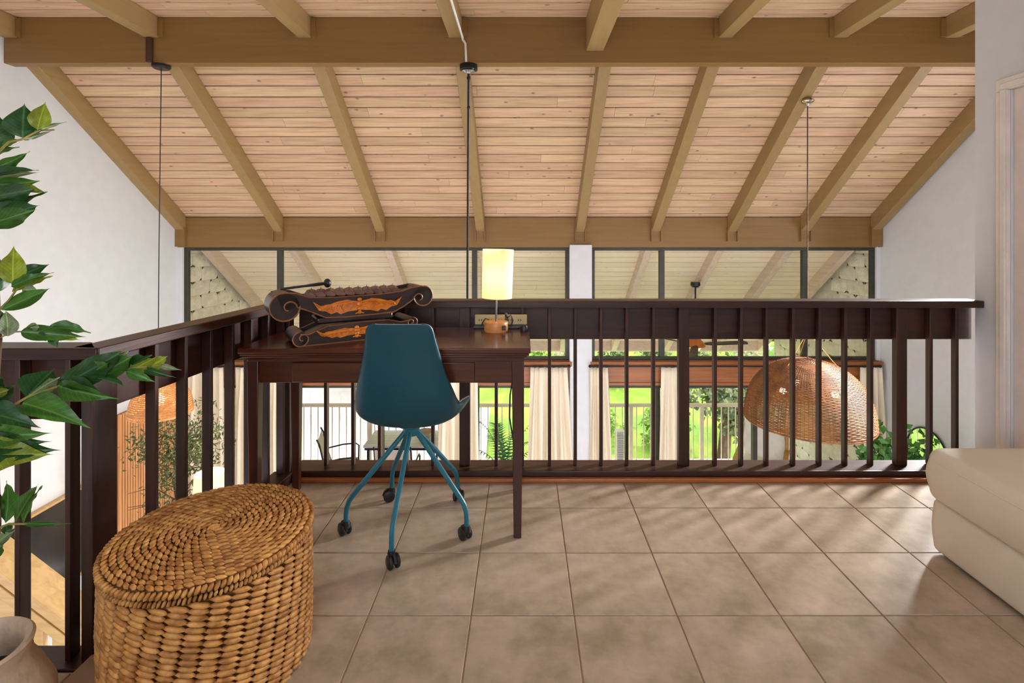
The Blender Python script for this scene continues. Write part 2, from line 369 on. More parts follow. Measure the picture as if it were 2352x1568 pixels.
# ---- setting: walls
mb = MB().prism([(-2.2, LF), (6.98, LF), (6.98, slope(6.98)), (YB+.05, slope(YB+.05)), (YB+.05, ZC), (-2.2, ZC)], XL-.15, XL, 'x')
struct(mb.build('wall_left', M['wall']))
mb = MB()
mb.prism([(5.2, LF), (6.98, LF), (6.98, slope(6.98)), (5.2, slope(5.2))], XR, XR+.15, 'x')
mb.prism([(2.72, LF), (4.15, LF), (4.15, ZC), (2.72, ZC)], XR, XR+.15, 'x')
mb.prism([(4.15, LF), (5.2, LF), (5.2, .7), (4.15, .7)], XR, XR+.15, 'x')
mb.prism([(4.15, 2.3), (5.2, 2.3), (5.2, slope(5.2)), (YB+.05, slope(YB+.05)), (YB+.05, ZC), (4.15, ZC)], XR, XR+.15, 'x')
struct(mb.build('wall_right', M['wall_r']))
# near right wall (bedroom partition) with a doorway
mb = MB()
mb.box(2.36, 2.5, -2.2, 1.64, 0, ZC); mb.box(2.36, 2.5, 2.52, 2.62, 0, ZC); mb.box(2.36, 2.5, 1.64, 2.52, 1.95, ZC)
mb.box(2.36, XR, 2.62, 2.72, LF, ZC)
struct(mb.build('wall_bedroom', M['wall_r']))
dr = MB().box(2.372, 2.41, 1.64, 2.52, 0.0, 1.95).build('door_1', M['door'], bevel=.003); struct(dr)
for a, b_, c, d in ((1.72, 2.02, .2, .9), (2.14, 2.44, .2, .9), (1.72, 2.02, 1.02, 1.82), (2.14, 2.44, 1.02, 1.82)):
    MB().box(2.366, 2.373, a, b_, c, d).build('panel', M['door'], dr, bevel=.003)
MB().tube([(2.372, 1.69, .95), (2.32, 1.69, .95), (2.315, 1.73, .95), (2.315, 1.81, .95)], .009).build('door_handle', M['silver'], dr)
cs = MB()
def cas(y0, y1, z0, z1, t=.018): cs.box(2.36-t, 2.36, y0, y1, z0, z1)
cas(2.52, 2.585, 0, 1.95, .016); cas(2.53, 2.556, 0, 1.955, .024); cas(1.575, 1.64, 0, 1.95, .016); cas(1.575, 2.585, 1.9505, 2.01, .016); cas(1.6, 2.556, 1.956, 1.985, .024)
struct(cs.build('trim_1', M['casing'], bevel=.003))
struct(MB().box(XL, 2.5, -2.3, -2.2, 0, 1.0).box(XL, 2.5, -2.3, -2.2, 2.5, ZC).box(XL, -1.8, -2.3, -2.2, 1, 2.5).box(1.2, 2.5, -2.3, -2.2, 1, 2.5).build('wall_back', M['wall']))
wb = MB()
for x0, x1, z0, z1 in ((-1.8, 1.2, 1, 1.06), (-1.8, 1.2, 2.44, 2.5), (-1.8, -1.74, 1.06, 2.44), (1.14, 1.2, 1.06, 2.44), (-.33, -.27, 1.06, 2.44)): wb.box(x0, x1, -2.28, -2.22, z0, z1)
wbo = struct(wb.build('window_3', M['bronze'])); MB().box(-1.74, 1.14, -2.255, -2.245, 1.06, 2.44).build('pane', M['glass'], wbo)  # unseen window, added to go with the fill light behind the camera
ws = MB()
for y0, y1, z0, z1 in ((4.15, 5.2, .7, .76), (4.15, 5.2, 2.24, 2.3), (4.15, 4.21, .76, 2.24), (5.14, 5.2, .76, 2.24)): ws.box(XR+.04, XR+.1, y0, y1, z0, z1)
wso = struct(ws.build('window_4', M['bronze'])); MB().box(XR+.065, XR+.075, 4.21, 5.14, .76, 2.24).build('pane', M['glass'], wso)  # unseen window, added to carry the side area light

# ---- floors
def xc(Y): return -1.30+.085*(Y-1.6)          # centre line of the slanted side railing
slab = MB()
pts = [(-4.6, -2.2), (2.36, -2.2), (2.36, 2.80), (xc(2.8)-.05, 2.80), (xc(1.7)-.05, 1.70), (-1.283, 1.60), (-1.283, 1.484), (-2.25, 1.484), (-2.25, -.2), (-4.6, -.2)]
slab.prism(list(reversed(pts)), -.30, -.0035, 'z')
fl = struct(slab.build('floor', M['grout']))
T = .3367; G = .0024
random.seed(3)
for i in range(-14, 8):
    for j in range(-14, 2):
        x0 = .166+(i-1)*T; x1 = x0+T; y0 = 2.3767+(j-1)*T; y1 = y0+T
        if j == 1: y1 = 2.66
        if y0 < -2.2: continue
        lim = XL
        if y0 > -.25: lim = -2.2
        if y0 > 1.3: lim = max(xc((y0+y1)/2)-.01, -1.283) if y0 > 1.45 else lim
        if y1 <= 2.04 and y0 > 1.2 and y0 < 1.45: pass
        x0 = max(x0, lim); x1 = min(x1, 2.355)
        if x1-x0 < .03: continue
        if y0 < 1.48 < y1 and x0 < -1.285:
            if x1 > -1.29:
                x1 = -1.283
            y1 = 1.48
        h = .0 + random.uniform(-.0006, .0006); g = G; c = .0012
        t = MB(); a, b_, c_, d = x0+g, x1-g, y0+g, y1-g
        k = [(a, c_, -.008), (b_, c_, -.008), (b_, d, -.008), (a, d, -.008), (a, c_, h-c), (b_, c_, h-c), (b_, d, h-c), (a, d, h-c), (a+c, c_+c, h), (b_-c, c_+c, h), (b_-c, d-c, h), (a+c, d-c, h)]
        t.v = k; t.f = [[3, 2, 1, 0], [8, 9, 10, 11]]+[[p, (p+1) % 4, 4+(p+1) % 4, 4+p] for p in range(4)]+[[4+p, 4+(p+1) % 4, 8+(p+1) % 4, 8+p] for p in range(4)]
        t.build('tile', M['tile'], fl, sharp=20)
struct(MB().box(XL, XR, -2.2, 7.1, LF-.2, LF).build('floor', M['lower_floor']))
struct(MB().box(-1.14, 2.14, 2.612, 2.638, 0, .022).build('baseboard_far', M['quarter'], bevel=.006))

# ---- planks
def plank_piece(parent, m, x0, x1, width, mat4, thick=.02, name='plank'):
    g = .0058; v = .0025; w_ = width/2-g
    poly = [(-w_, thick), (-w_, v), (-w_+v, 0), (w_-v, 0), (w_, v), (w_, thick)]
    o = MB().prism(poly, x0+.0012, x1-.0012, 'x').build(name, m, parent, sharp=25)
    o.matrix_local = mat4
    return o
def run(x0, x1, butts=True):
    if not butts: return [(x0, x1)]
    out = []; x = x0
    while x < x1-.01:
        e = x+random.uniform(1.3, 3.9)
        if e > x1-.7: e = x1
        out.append((x, e)); x = e
    return out
PW = .1345
def slope_planks(parent, m, Y0, Y1, x0, x1):
    n = round((Y1-Y0)/cos(SA)/PW); st = (Y1-Y0)/n
    for i in range(n):
        Y = Y0+(i+.5)*st
        Mx = Matrix.Translation((0, Y, slope(Y))) @ Matrix.Rotation(-SA, 4, 'X')
        for a, b_ in run(x0, x1): plank_piece(parent, m, a, b_, st/cos(SA), Mx)
random.seed(11)
# sloping great-room ceiling
t = .022
roof = MB().prism([(YB-.0, slope(YB)+.03), (7.04, slope(7.04)+.03), (7.04, slope(7.04)+.15), (YB-.0, slope(YB)+.15)], XL-.15, XR+.15, 'x')
ceil_s = struct(roof.build('ceiling', M['joint']))
slope_planks(ceil_s, M['plank'], 4.55, 7.0, XL, XR)
# flat loft ceiling
ceil_f = struct(MB().box(XL, XR, -2.2, YB, ZC+.025, ZC+.12).build('ceiling', M['joint']))
yy = YB-.002; k = 0
while yy > -2.15:
    Mx = Matrix.Translation((0, yy-PW/2, ZC))
    for a, b_ in run(XL, XR, yy > 3.6): plank_piece(ceil_f, M['plank'], a, b_, PW, Mx)
    yy -= PW
# beams
def beam(parent, x0, x1, y0, y1, z0, z1, name='beam', m='beam', bevel=.005):
    return MB().box(x0, x1, y0, y1, z0, z1).build(name, M[m], parent, bevel=bevel)
bm1 = beam(ceil_f, XL, XR, YB, YB+.105, 2.77, ZC+.0)
bm2 = beam(ceil_s, XL+.0, XR-.05, YF, YF+.11, 1.09, 1.488)
RX = [-4.545, -3.25, -1.90, -.571, .757, 1.76, 2.77, 3.74, 4.67]
def rafter(parent, X, Y0, Y1, m, wd=.115, dz=.222, name='rafter', br=True):
    p = [(Y0, slope(Y0)-dz), (Y1, slope(Y1)-dz), (Y1, slope(Y1)+.002), (Y0, slope(Y0)+.002)]
    return MB().prism(p, X-wd/2, X+wd/2, 'x').build(name, M[m], parent, bevel=.004)
for i, X in enumerate(RX):
    r = rafter(ceil_s, X, YB+.105, YF, 'rafter')
    if 0 < i < 8:
        h = MB()
        for s in (-1, 1): h.box(X+s*.064-.006, X+s*.064+.006, YF-.045, YF+.0, 1.17, 1.35)
        h.box(X-.06, X+.06, YF-.008, YF, 1.17, 1.30)
        h.build('hanger_bracket', M['beam'], r)
    else:
        s = 1 if i == 0 else -1
        MB().box(X-.07, X+.07, YF-.05, YF, 1.10, 1.36).build('end_block', M['beam'], r, bevel=.003)
JX = [-4.54, -3.285, -1.935, -.60, .632, 1.785, 2.80, 3.79]
for i, X in enumerate(JX):
    z0 = 2.878 if i == 4 else 2.994; wd = .15 if i == 4 else .115
    j = MB().box(X-wd/2, X+wd/2, -2.2, YB, z0, ZC-.001).build('joist', M['rafter'], ceil_f, bevel=.004)
    if i != 4:
        h = MB()
        for s in (-1, 1): h.box(X+s*(wd/2+.02)-.022, X+s*(wd/2+.02)+.022, YB-.02, YB-.001, 3.0, 3.16)
        h.build('hanger_bracket', M['beam'], j)

# ---- far wall: clerestory windows, header, sliding doors
struct(MB().box(XL, -4.535, 6.93, 7.06, LF, 1.09).build('wall_far', M['wall']))
struct(MB().box(4.70, XR, 6.93, 7.06, LF, 1.09).build('wall_far', M['wall_r']))
struct(MB().box(.612, .905, 6.86, 7.10, LF, 1.125).build('wall_far', M['wall_r'], bevel=.004))
def frame_bars(y0, y1, bars, name, lab=None):
    f = MB()
    for x0, x1, z0, z1 in bars: f.box(x0, x1, y0, y1, z0, z1)
    return struct(f.build(name, M['bronze'], bevel=.003))
fw = .05
for k, (a, b_, mul) in enumerate(((-4.535, .612, (-3.26, -.653)), (.905, 4.70, (1.854, 3.766)))):
    bars = [(a, b_, 1.045, 1.09), (a, b_, -.415, -.375), (a, a+fw, -.375, 1.045), (b_-fw, b_, -.375, 1.045)]+[(x-.035, x+.035, -.375, 1.045) for x in mul]
    wn = frame_bars(6.96, 7.02, bars, 'window_%d' % (k+1))
    xs = [a+fw]+[v for x in mul for v in (x-.035, x+.035)]+[b_-fw]
    for q in range(0, len(xs), 2): MB().box(xs[q], xs[q+1], 6.986, 6.992, -.375, 1.045).build('pane', M['glass'], wn)
    hd = MB().box(a-.02, b_+.03, 6.84, 7.04, -.475, -.415); 
    struct(hd.build('trim_%d' % (2+k), M['trimwood'], bevel=.004))
    h2 = MB().box(a, b_, 6.90, 7.04, -.735, -.475).box(a, b_, 6.885, 6.90, -.735, -.70)
    struct(h2.build('trim_%d' % (4+k), M['trimwood'], bevel=.003))
    dm = ((-3.2, -1.9, -.62), (1.80, 3.1))[k]
    bars = [(a, b_, -.79, -.735), (a, b_, LF, LF+.06), (a, a+.06, LF, -.79), (b_-.06, b_, LF, -.79)]+[(x-.03, x+.03, LF+.06, -.79) for x in dm]
    dn = frame_bars(6.96, 7.03, bars, 'door_%d' % (k+2))
    xs = [a+.06]+[v for x in dm for v in (x-.03, x+.03)]+[b_-.06]
    for q in range(0, len(xs), 2): MB().box(xs[q], xs[q+1], 6.992, 6.998, LF+.06, -.79).build('pane', M['glass'], dn)

# ---- porch outside
random.seed(21)
proof = struct(MB().prism([(7.06, slope(7.06)+.03), (10.2, slope(10.2)+.03), (10.2, slope(10.2)+.13), (7.06, slope(7.06)+.13)], XL-.3, XR+.3, 'x').build('porch_roof', M['joint']))
slope_planks(proof, M['plank_out'], 7.08, 10.16, XL-.0, XR+.0)
for i, X in enumerate(RX):
    rafter(proof, X if 0 < i < 8 else X*.985, 7.08, 10.1, 'rafter_out', .10, .20)
MB().prism([(10.10, slope(10.1)-.2), (10.14, slope(10.14)-.2), (10.14, slope(10.14)), (10.10, slope(10.1))], XL, XR, 'x').build('fascia_board', M['rafter_out'], proof)

# split-face block side walls of the porch
M['block'] = mat('split_face_block', srgb(224, 216, 196), srgb(240, 232, 214), rough=.95, scale=10, bump=1, bscale=28, vary=.07, detail=6)
random.seed(5)
bls = []
for v in range(5):
    b = MB(); nx, nz = 8, 5; L, Hh = .39, .19
    for iz in range(nz+1):
        for ix in range(nx+1):
            e = 0 if ix in (0, nx) or iz in (0, nz) else random.uniform(.006, .022)
            b.v.append((e, -L/2+L*ix/nx, -Hh/2+Hh*iz/nz))
    for iz in range(nz):
        for ix in range(nx):
            k = iz*(nx+1)+ix; b.f.append([k, k+1, k+nx+2, k+nx+1])
    bls.append(b.mesh('block', M['block'], 60))
for s, X in ((1, XL-.02), (-1, XR+.02)):
    base = MB().prism([(7.06, LF), (9.9, LF), (9.9, slope(9.9)), (7.06, slope(7.06))], X-.15 if s > 0 else X, X if s > 0 else X+.15, 'x')
    wl = struct(base.build('wall_porch', mat('block_mortar', srgb(214, 206, 186), rough=.95)))
    for r in range(21):
        z = LF+.1+r*.2
        for c in range(8):
            y = 7.28+c*.4+(.2 if r % 2 else 0)-.2
            if z+.05 > slope(y+.1) or y > 9.75: continue
            o = bpy.data.objects.new('block', random.choice(bls)); COL.objects.link(o); o.parent = wl
            o.location = (X, y, z); o.scale = (s, 1, random.choice((1, -1)))

# ---------------------------------------------------------------- railings
def baluster(parent, x, y, rz=0, post=False, z0=.05, z1=.872, name=None):
    w_, d = (.055, .036) if post else (.0165, .032)
    o = MB().box(-w_/2, w_/2, -d/2, d/2, z0, z1).build(name or ('post' if post else 'baluster'), M['rail_z'], parent, bevel=.002)
    o.location = (x, y, 0); o.rotation_euler.z = rz
    return o
rb = thing('railing', (0, 2.7, 0), 'dark-stained wooden railing running across the loft behind the desk', 'railing')
def addw(mb, name, parent, m, bevel=.004):
    o = mb.build(name, M[m], None, bevel=bevel); o.parent = parent; o.matrix_parent_inverse = Matrix.Translation(parent.location).inverted(); return o
addw(MB().box(-1.16, 2.358, 2.662, 2.775, .872, .908), 'top_rail', rb, 'rail')
addw(MB().box(-1.18, 2.358, 2.640, 2.775, .0, .049), 'bottom_rail', rb, 'rail')
addw(MB().box(-1.18, 2.358, 2.738, 2.776, .697, .871), 'face_board', rb, 'rail')
def addb(x, y, **k):
    o = baluster(rb, x, y, **k); o.location = (x-rb.location.x, y-rb.location.y, 0)
XP = 2.715
for pxx in (750, 812, 873, 934, 995, 1140, 1200, 1262, 1321, 1380, 1439, 1500, 1641, 1701, 1759, 1820, 1880, 1939, 1998, 2134, 2193): addb((pxx-CX)/F*XP, XP)
for pxx in (1068, 1569, 2066): addb((pxx-CX)/F*XP, XP, post=True)
# side railing along the stairwell, slightly slanted
A = Vector((xc(1.56), 1.56, 0)); Bp = Vector((xc(2.72), 2.72, 0)); ang = math.atan(.085)
rs = thing('railing', A, 'dark-stained wooden railing along the left edge, beside the wicker hamper', 'railing', rz=-ang)
L = (Bp-A).length
MB().prism([(-.045, -.012), (.045, -.012), (.045, L-.06), (-.045, L+.05)], .872, .908, 'z').build('top_rail', M['rail_y'], rs, bevel=.004)
MB().box(-.05, .05, .075, L-.085, .0, .049).build('bottom_rail', M['rail_y'], rs, bevel=.004)
MB().box(-.060, -.022, .07, L+.0, .695, .871).build('face_board', M['rail_y'], rs, bevel=.003)
for Y in (1.80, 1.94, 2.078, 2.213, 2.345, 2.476, 2.607):
    MB().box(-.020, .018, -.008, .008, .05, .872).build('baluster', M['rail_z'], rs, bevel=.002, loc=(0, (Y-1.56)/cos(ang), 0))
MB().box(-.012, .026, -.012, .074, -.07, .871).build('post', M['rail_z'], rs, bevel=.003)
MB().box(-.03, .03, L-.085, L-.04, .0, .872).build('post', M['rail_z'], rs, bevel=.003)
# front-left railing above the stairs
rf = thing('railing', (-1.34, 1.58, 0), 'dark-stained wooden railing above the blond stairs, behind the potted plant', 'railing')
def addf(mb, name, bevel=.004, m='rail'): return addw(mb, name, rf, m, bevel)
addf(MB().prism([(-2.2, 1.54), (-1.262, 1.54), (-1.352, 1.635), (-2.2, 1.635)], .872, .908, 'z'), 'top_rail')
addf(MB().box(-2.2, -1.29, 1.53, 1.625, -.075, -.035), 'bottom_rail')
addf(MB().box(-2.2, -1.286, 1.492, 1.528, -.28, -.045), 'rim_board')
addf(MB().box(-2.2, -1.286, 1.4845, 1.4915, -.10, -.008), 'shoe_strip')
addf(MB().box(-2.2, -1.33, 1.598, 1.63, .677, .871), 'face_board')
for X in (-1.366, -1.517, -1.668, -1.819, -1.97, -2.12):
    addf(MB().box(X-.0085, X+.0085, 1.56, 1.597, -.034, .871), 'baluster', .002, 'rail_z')

# ---------------------------------------------------------------- hanging lamps
def dome(parent, R, Hd, z_rim, m, ribs, rings, cx=0, cy=0, open_top=.06, wr=.0035, p=2.0):
    def prof(t):   # t 0 top .. 1 rim
        a = t*pi/2*.98+.06
        return R*min(1, sin(a)**.92), z_rim+Hd*max(0, cos(a))**.86
    b = MB(); K = 22
    for i in range(ribs):
        th = 2*pi*i/ribs+random.uniform(-.01, .01)
        P = []
        for j in range(K+1):
            r, z = prof(j/K); P.append((cx+r*cos(th), cy+r*sin(th), z))
        b.tube(P, wr, 4, cap=False)
    o1 = b.build('rib_weave', m, parent, kind='stuff')
    b = MB()
    for i in range(rings):
        t = (i+.5)/rings
        r, z = prof(t); n = 72
        P = []
        for j in range(n):
            th = 2*pi*j/n; q = .0022*(1 if (j+i) % 2 else -1); P.append((cx+(r+q)*cos(th), cy+(r+q)*sin(th), z+random.uniform(-.0015, .0015)))
        r2_, z2_ = prof(min(1, t+1/rings)); b.tube(P, max(.0022, sqrt((r2_-r)**2+(z2_-z)**2)*.43), 4, closed=True)
    o2 = b.build('ring_weave', m, parent, kind='stuff')
    r, z = prof(1); P = [(cx+r*cos(2*pi*j/64), cy+r*sin(2*pi*j/64), z) for j in range(64)]
    MB().tube(P, .010, 6, closed=True).build('rim', m, parent)
random.seed(2)
dl = thing('pendant_lamp', (2.80, 5.13, 2.587), 'large brown woven rattan dome pendant hanging behind the right part of the railing', 'lamp')
zz = -2.587
dome(dl, .575, .60, -.575+zz, M['rattan_strip'], 110, 74)
MB().lathe([(.0, .0), (.055, .0), (.062, -.02), (.05, -.035), (.02, -.045), (.012, -.07), (0, -.07)], 24).build('canopy', M['chrome'], dl)
MB().tube([(0, 0, -.05), (0, 0, .3+zz), (0, 0, -.03+zz)], .0055, 6).build('cord', M['bark'], dl)
sp = MB()
for a in (200, 330, 80): sp.tube([(0, 0, .30+zz), (.40*cos(radians(a)), .40*sin(radians(a)), -.20+zz)], .004, 5)
sp.build('suspension_wire', M['goldwood'], dl)
for a, r in ((190, .27), (315, .24), (85, .25)):
    MB().ball((r*cos(radians(a)), r*sin(radians(a)), -.27+zz), .032, 12, 8).build('bulb', M['bulb'], dl)
pl = bpy.data.lights.new('dome_lamp_light', 'POINT'); pl.energy = 4; pl.color = (1, .85, .65); pl.shadow_soft_size = .05
po = bpy.data.objects.new('dome_lamp_light', pl); COL.objects.link(po); po.location = (2.8, 5.13, -.4)

ll = thing('pendant_lamp', (-3.24, 4.66, 2.77), 'orange rattan pendant on a black cord from the left end of the near beam', 'lamp')
z0 = -2.77
dome(ll, .24, .30, -.34+z0, M['rattan_or'], 60, 26, wr=.003)
MB().lathe([(0, 0), (.075, 0), (.075, -.022), (.06, -.036), (0, -.036)], 24, (.0, .0, .0)).build('canopy', M['black_metal'], ll)
MB().tube([(0, 0, -.03), (-.02, 0, -1.6), (-.03, 0, -.05+z0)], .004, 6).build('cord', M['black'], ll)
MB().ball((-.02, 0, -.22+z0), .05).build('bulb', M['bulb'], ll)
pl = bpy.data.lights.new('rattan_lamp_light', 'POINT'); pl.energy = 14; pl.color = (1, .72, .42); pl.shadow_soft_size = .06
po = bpy.data.objects.new('rattan_lamp_light', pl); COL.objects.link(po); po.location = (-3.24, 4.66, -.42)

rl = thing('pendant_lamp', (-.49, 4.66, 2.77), 'black metal pendant rod hanging from the middle of the near beam, above the desk', 'lamp')
MB().lathe([(0, 0), (.078, 0), (.08, -.006), (.08, -.045), (.066, -.048), (.0, -.048)], 28).build('canopy', M['black_metal'], rl)
MB().lathe([(.05, -.048), (.06, -.05), (.062, -.058), (.035, -.068), (.018, -.08), (0, -.08)], 28).build('canopy_ring', M['silver'], rl)
MB().tube([(0, 0, -.07), (0, 0, -.12), (0, 0, -.121), (-.014, 0, -2.62)], [.011, .011, .0105, .0095], 10).build('rod', M['black_metal'], rl)
MB().ball((0, 0, -.115), (.018, .018, .022)).build('rod_joint', M['black_metal'], rl)
MB().ball((0, 0, -.38), (.016, .016, .018)).build('rod_joint', M['black_metal'], rl)
MB().lathe([(.02, -2.60), (.05, -2.62), (.16, -2.78), (.155, -2.78), (.045, -2.63), (0, -2.62)], 28).build('shade', M['black_metal'], rl)
cd = MB().tube([(-.60+.065, 1.0, 2.987), (-.60+.065, YB-.03, 2.987), (-.535, YB-.012, 2.975), (-.512, YB-.011, 2.94), (-.505, YB-.011, 2.775)], .010, 8).build('conduit', M['conduit'])
tag(cd, 'thin white conduit running along the joist and down to the black rod canopy', 'conduit')
cv = MB().box(-3.325, -3.275, YB-.03, YB, 2.775, 2.99).build('cord_cover', mat('brown_cord_cover', srgb(64, 34, 18), rough=.5), bevel=.003)
tag(cv, 'short dark brown cord cover on the beam above the left pendant canopy', 'cord cover')

# porch ceiling fan
pf = thing('porch_fan', (2.66, 8.05, .50), 'black and copper fan hanging from the porch ceiling outside the right windows', 'fan')
MB().lathe([(0, .03), (.07, .03), (.075, -.02), (.05, -.05), (0, -.05)], 20).build('canopy', M['black_metal'], pf)
MB().tube([(0, 0, -.04), (0, 0, -.85)], .014, 8).build('down_rod', M['black_metal'], pf)
MB().lathe([(.02, -.82), (.07, -.84), (.15, -.93), (.15, -.96), (.08, -.98), (0, -.98)], 24).build('motor', M['hat'], pf)
MB().lathe([(0, -1.03), (.06, -1.02), (.09, -.98), (0, -.98)], 20).build('light', mat('fan_light_glass', srgb(255, 225, 190), emit=(1, .7, .45, 1), estr=1.5), pf)
for a in (10, 130, 250):
    Mx = Matrix.Rotation(radians(a), 4, 'Z') @ Matrix.Rotation(radians(10), 4, 'X')
    MB().prism([(.12, -.02), (.25, -.06), (.85, -.07), (.88, 0), (.85, .06), (.25, .05), (.12, .02)], -.006+0, .006, 'z', Matrix.Translation((0, 0, -.93)) @ Mx).build('blade', M['black'], pf)

# ---------------------------------------------------------------- desk
dk = thing('desk', (-.57, 2.34, 0), 'red-brown wooden writing desk pushed against the loft railing', 'desk')
dx, dy = .57, -2.34
def dbox(name, x0, x1, y0, y1, z0, z1, m='desk', bevel=.003, parent=None):
    return MB().box(x0+dx, x1+dx, y0+dy, y1+dy, z0, z1).build(name, M[m], parent or dk, bevel=bevel)
dbox('desktop', -1.155, .030, 2.10, 2.585, .765, .787, bevel=.004)
mo = MB()
for i, (e, za, zb) in enumerate(((.006, .755, .766), (.014, .745, .756), (.026, .727, .746))):
    mo.box(-1.155+e+dx, .030-e+dx, 2.10+e+dy, 2.585-e+dy, za, zb)
mo.build('edge_moulding', M['desk'], dk, bevel=.004)
dbox('apron', -1.10, -.02, 2.145, 2.165, .635, .73); dbox('apron', -1.10, -.02, 2.525, 2.545, .635, .73)
dbox('apron', -1.115, -1.095, 2.16, 2.53, .635, .73); dbox('apron', -.03, -.01, 2.16, 2.53, .635, .73)
dw = dbox('drawer', -.95, -.20, 2.136, 2.46, .64, .722, bevel=.004)
for X in (-1.108, -.024):
    for Y in (2.152, 2.545):
        b = MB(); w1, w2 = .0235, .016
        b.hexa([(X-w2+dx, Y-w2+dy, 0), (X+w2+dx, Y-w2+dy, 0), (X+w2+dx, Y+w2+dy, 0), (X-w2+dx, Y+w2+dy, 0), (X-w1+dx, Y-w1+dy, .73), (X+w1+dx, Y-w1+dy, .73), (X+w1+dx, Y+w1+dy, .73), (X-w1+dx, Y+w1+dy, .73)])
        b.build('leg', M['desk_z'], dk, bevel=.003)

# ---------------------------------------------------------------- teal chair
ch = thing('office_chair', (-.476, 2.219, 0), 'teal moulded shell chair on five castors, seen from behind at the desk', 'chair')
rows = [(-.236, .902, .090, .006), (-.235, .897, .112, .010), (-.232, .880, .126, .014), (-.224, .84, .134, .020), (-.212, .78, .147, .028), (-.198, .68, .172, .042), (-.184, .60, .196, .062), (-.165, .53, .209, .085), (-.125, .475, .218, .10),
        (-.06, .452, .226, .105), (.02, .446, .234, .10), (.10, .452, .236, .075), (.17, .458, .226, .045), (.215, .452, .205, .02), (.235, .44, .18, 0)]
def shell(off, m, name, parent):
    b = MB(); nu = 20; nr = len(rows)
    # smooth rows
    rr = []
    for i in range(nr-1):
        for q in (0, .5):
            p0, p1, p2, p3 = rows[max(i-1, 0)], rows[i], rows[i+1], rows[min(i+2, nr-1)]
            rr.append(tuple(.5*(2*p1[k]+(p2[k]-p0[k])*q+(2*p0[k]-5*p1[k]+4*p2[k]-p3[k])*q*q+(3*p1[k]-p0[k]-3*p2[k]+p3[k])*q**3) for k in range(4)))
    rr.append(rows[-1]); n = len(rr)
    for i, (y, z, w_, c) in enumerate(rr):
        a = rr[max(i-1, 0)]; e = rr[min(i+1, n-1)]
        t = Vector((0, e[0]-a[0], e[1]-a[1])).normalized(); nrm = Vector((0, -t.z, t.y))
        for j in range(nu+1):
            u = -1+2*j/nu; uu = sin(u*pi/2*.96)/sin(pi/2*.96)
            p = Vector((w_*uu, y, z))+nrm*(c*abs(u)**2.3+off)
            b.v.append(tuple(p))
    for i in range(n-1):
        for j in range(nu):
            k = i*(nu+1)+j; b.f.append([k, k+1, k+nu+2, k+nu+1])
    return b
for nm, m, off in (('shell', M['teal'], 0), ('seat_lining', M['grey_seat'], .0065)):
    b = shell(off, m, nm, ch); o = b.build(nm, m, ch, sharp=80)
    sl = o.modifiers.new('solid', 'SOLIDIFY'); sl.thickness = .006 if nm == 'shell' else .001; sl.offset = 0
MB().lathe([(0, .395), (.03, .395), (.034, .41), (.034, .43), (.06, .438), (.06, .446), (0, .446)], 20).build('seat_mount', M['teal_metal'], ch, bevel=.003)
for k, a in enumerate((194, 266, 338, 50, 122)):
    c_, s_ = cos(radians(a)), sin(radians(a))
    P = [(.012, .425), (.03, .405), (.10, .325), (.18, .232), (.238, .165), (.254, .142), (.262, .118), (.265, .09), (.265, .06)]
    MB().tube([(r*c_, r*s_, z) for r, z in P], .0105, 10).build('leg', M['teal_metal'], ch)
    cst = MB(); ox, oy = .265*c_, .265*s_; th = radians(a+(-60, 40, 150, 30, 80)[k])
    Mx = Matrix.Translation((ox, oy, 0)) @ Matrix.Rotation(th, 4, 'Z') @ Matrix.Translation((.014, 0, .027))
    for s in (-1, 1):
        R_ = Mx @ Matrix.Translation((0, s*.014, 0)) @ Matrix.Rotation(pi/2, 4, 'X')
        cst.lathe([(0, -.009), (.018, -.009), (.0255, -.005), (.027, 0), (.0255, .005), (.018, .009), (0, .009)], 18, M=R_)
    o = cst.build('caster_wheel', M['black'], ch)
    hd = MB(); hd.lathe([(0, .062), (.013, .062), (.016, .05), (.016, .035), (0, .035)], 14, (ox, oy, 0))
    hp = [(-.026+0, .012), (-.022, .034), (-.01, .046), (.008, .05), (.022, .04), (.03, .022), (.0, .03)]
    hd.prism([(x, z) for x, z in hp], -.005, .005, 'y', Mx @ Matrix.Translation((0, 0, -.018)))
    hd.build('caster_hood', M['black'], o)

# ---------------------------------------------------------------- wicker hamper
BC = (-.912, 1.537); BA, BB, BT = .262, .277, radians(12)
M['wick'] = mat('golden_brown_seagrass', srgb(146, 90, 36), srgb(204, 148, 80), rough=.5, scale=34, vary=.1, spec=.4)
M['wick_in'] = mat('shadowed_seagrass_core', srgb(112, 70, 34), rough=.9)  # darker brown core showing between the stitches
hb = thing('wicker_hamper', (BC[0], BC[1], 0), 'round golden-brown woven seagrass hamper with a coiled lid, left foreground', 'basket', rz=BT)
def ell(a, b_, t): return Vector((a*cos(t), b_*sin(t), 0))
def stitches(a, b_, z, n, ln, th, dep, slant, phase=0, lift=None, jit=.1):
    mb_ = MB()
    for i in range(n):
        t = 2*pi*(i+phase)/n; p = ell(a, b_, t); tan = Vector((-a*sin(t), b_*cos(t), 0)).normalized(); nr = Vector((tan.y, -tan.x, 0))
        p.z = z+random.uniform(-.0012, .0012)
        if lift == 'flat':   # lid: stitch lies flat, slanted in the lid plane
            ax = (tan*cos(slant)+nr*sin(slant)); ay = Vector((0, 0, 1)).cross(ax); az = Vector((0, 0, 1))
        else:
            ax = tan*cos(slant)+Vector((0, 0, 1))*sin(slant); az = nr; ay = az.cross(ax)
        R_ = Matrix((ax, ay, az)).transposed()
        f = random.uniform(1-jit, 1+jit)
        mb_.ball(p, (ln*f, th*random.uniform(.9, 1.1), dep*f), 6, 4, R_)
    return mb_
random.seed(4)
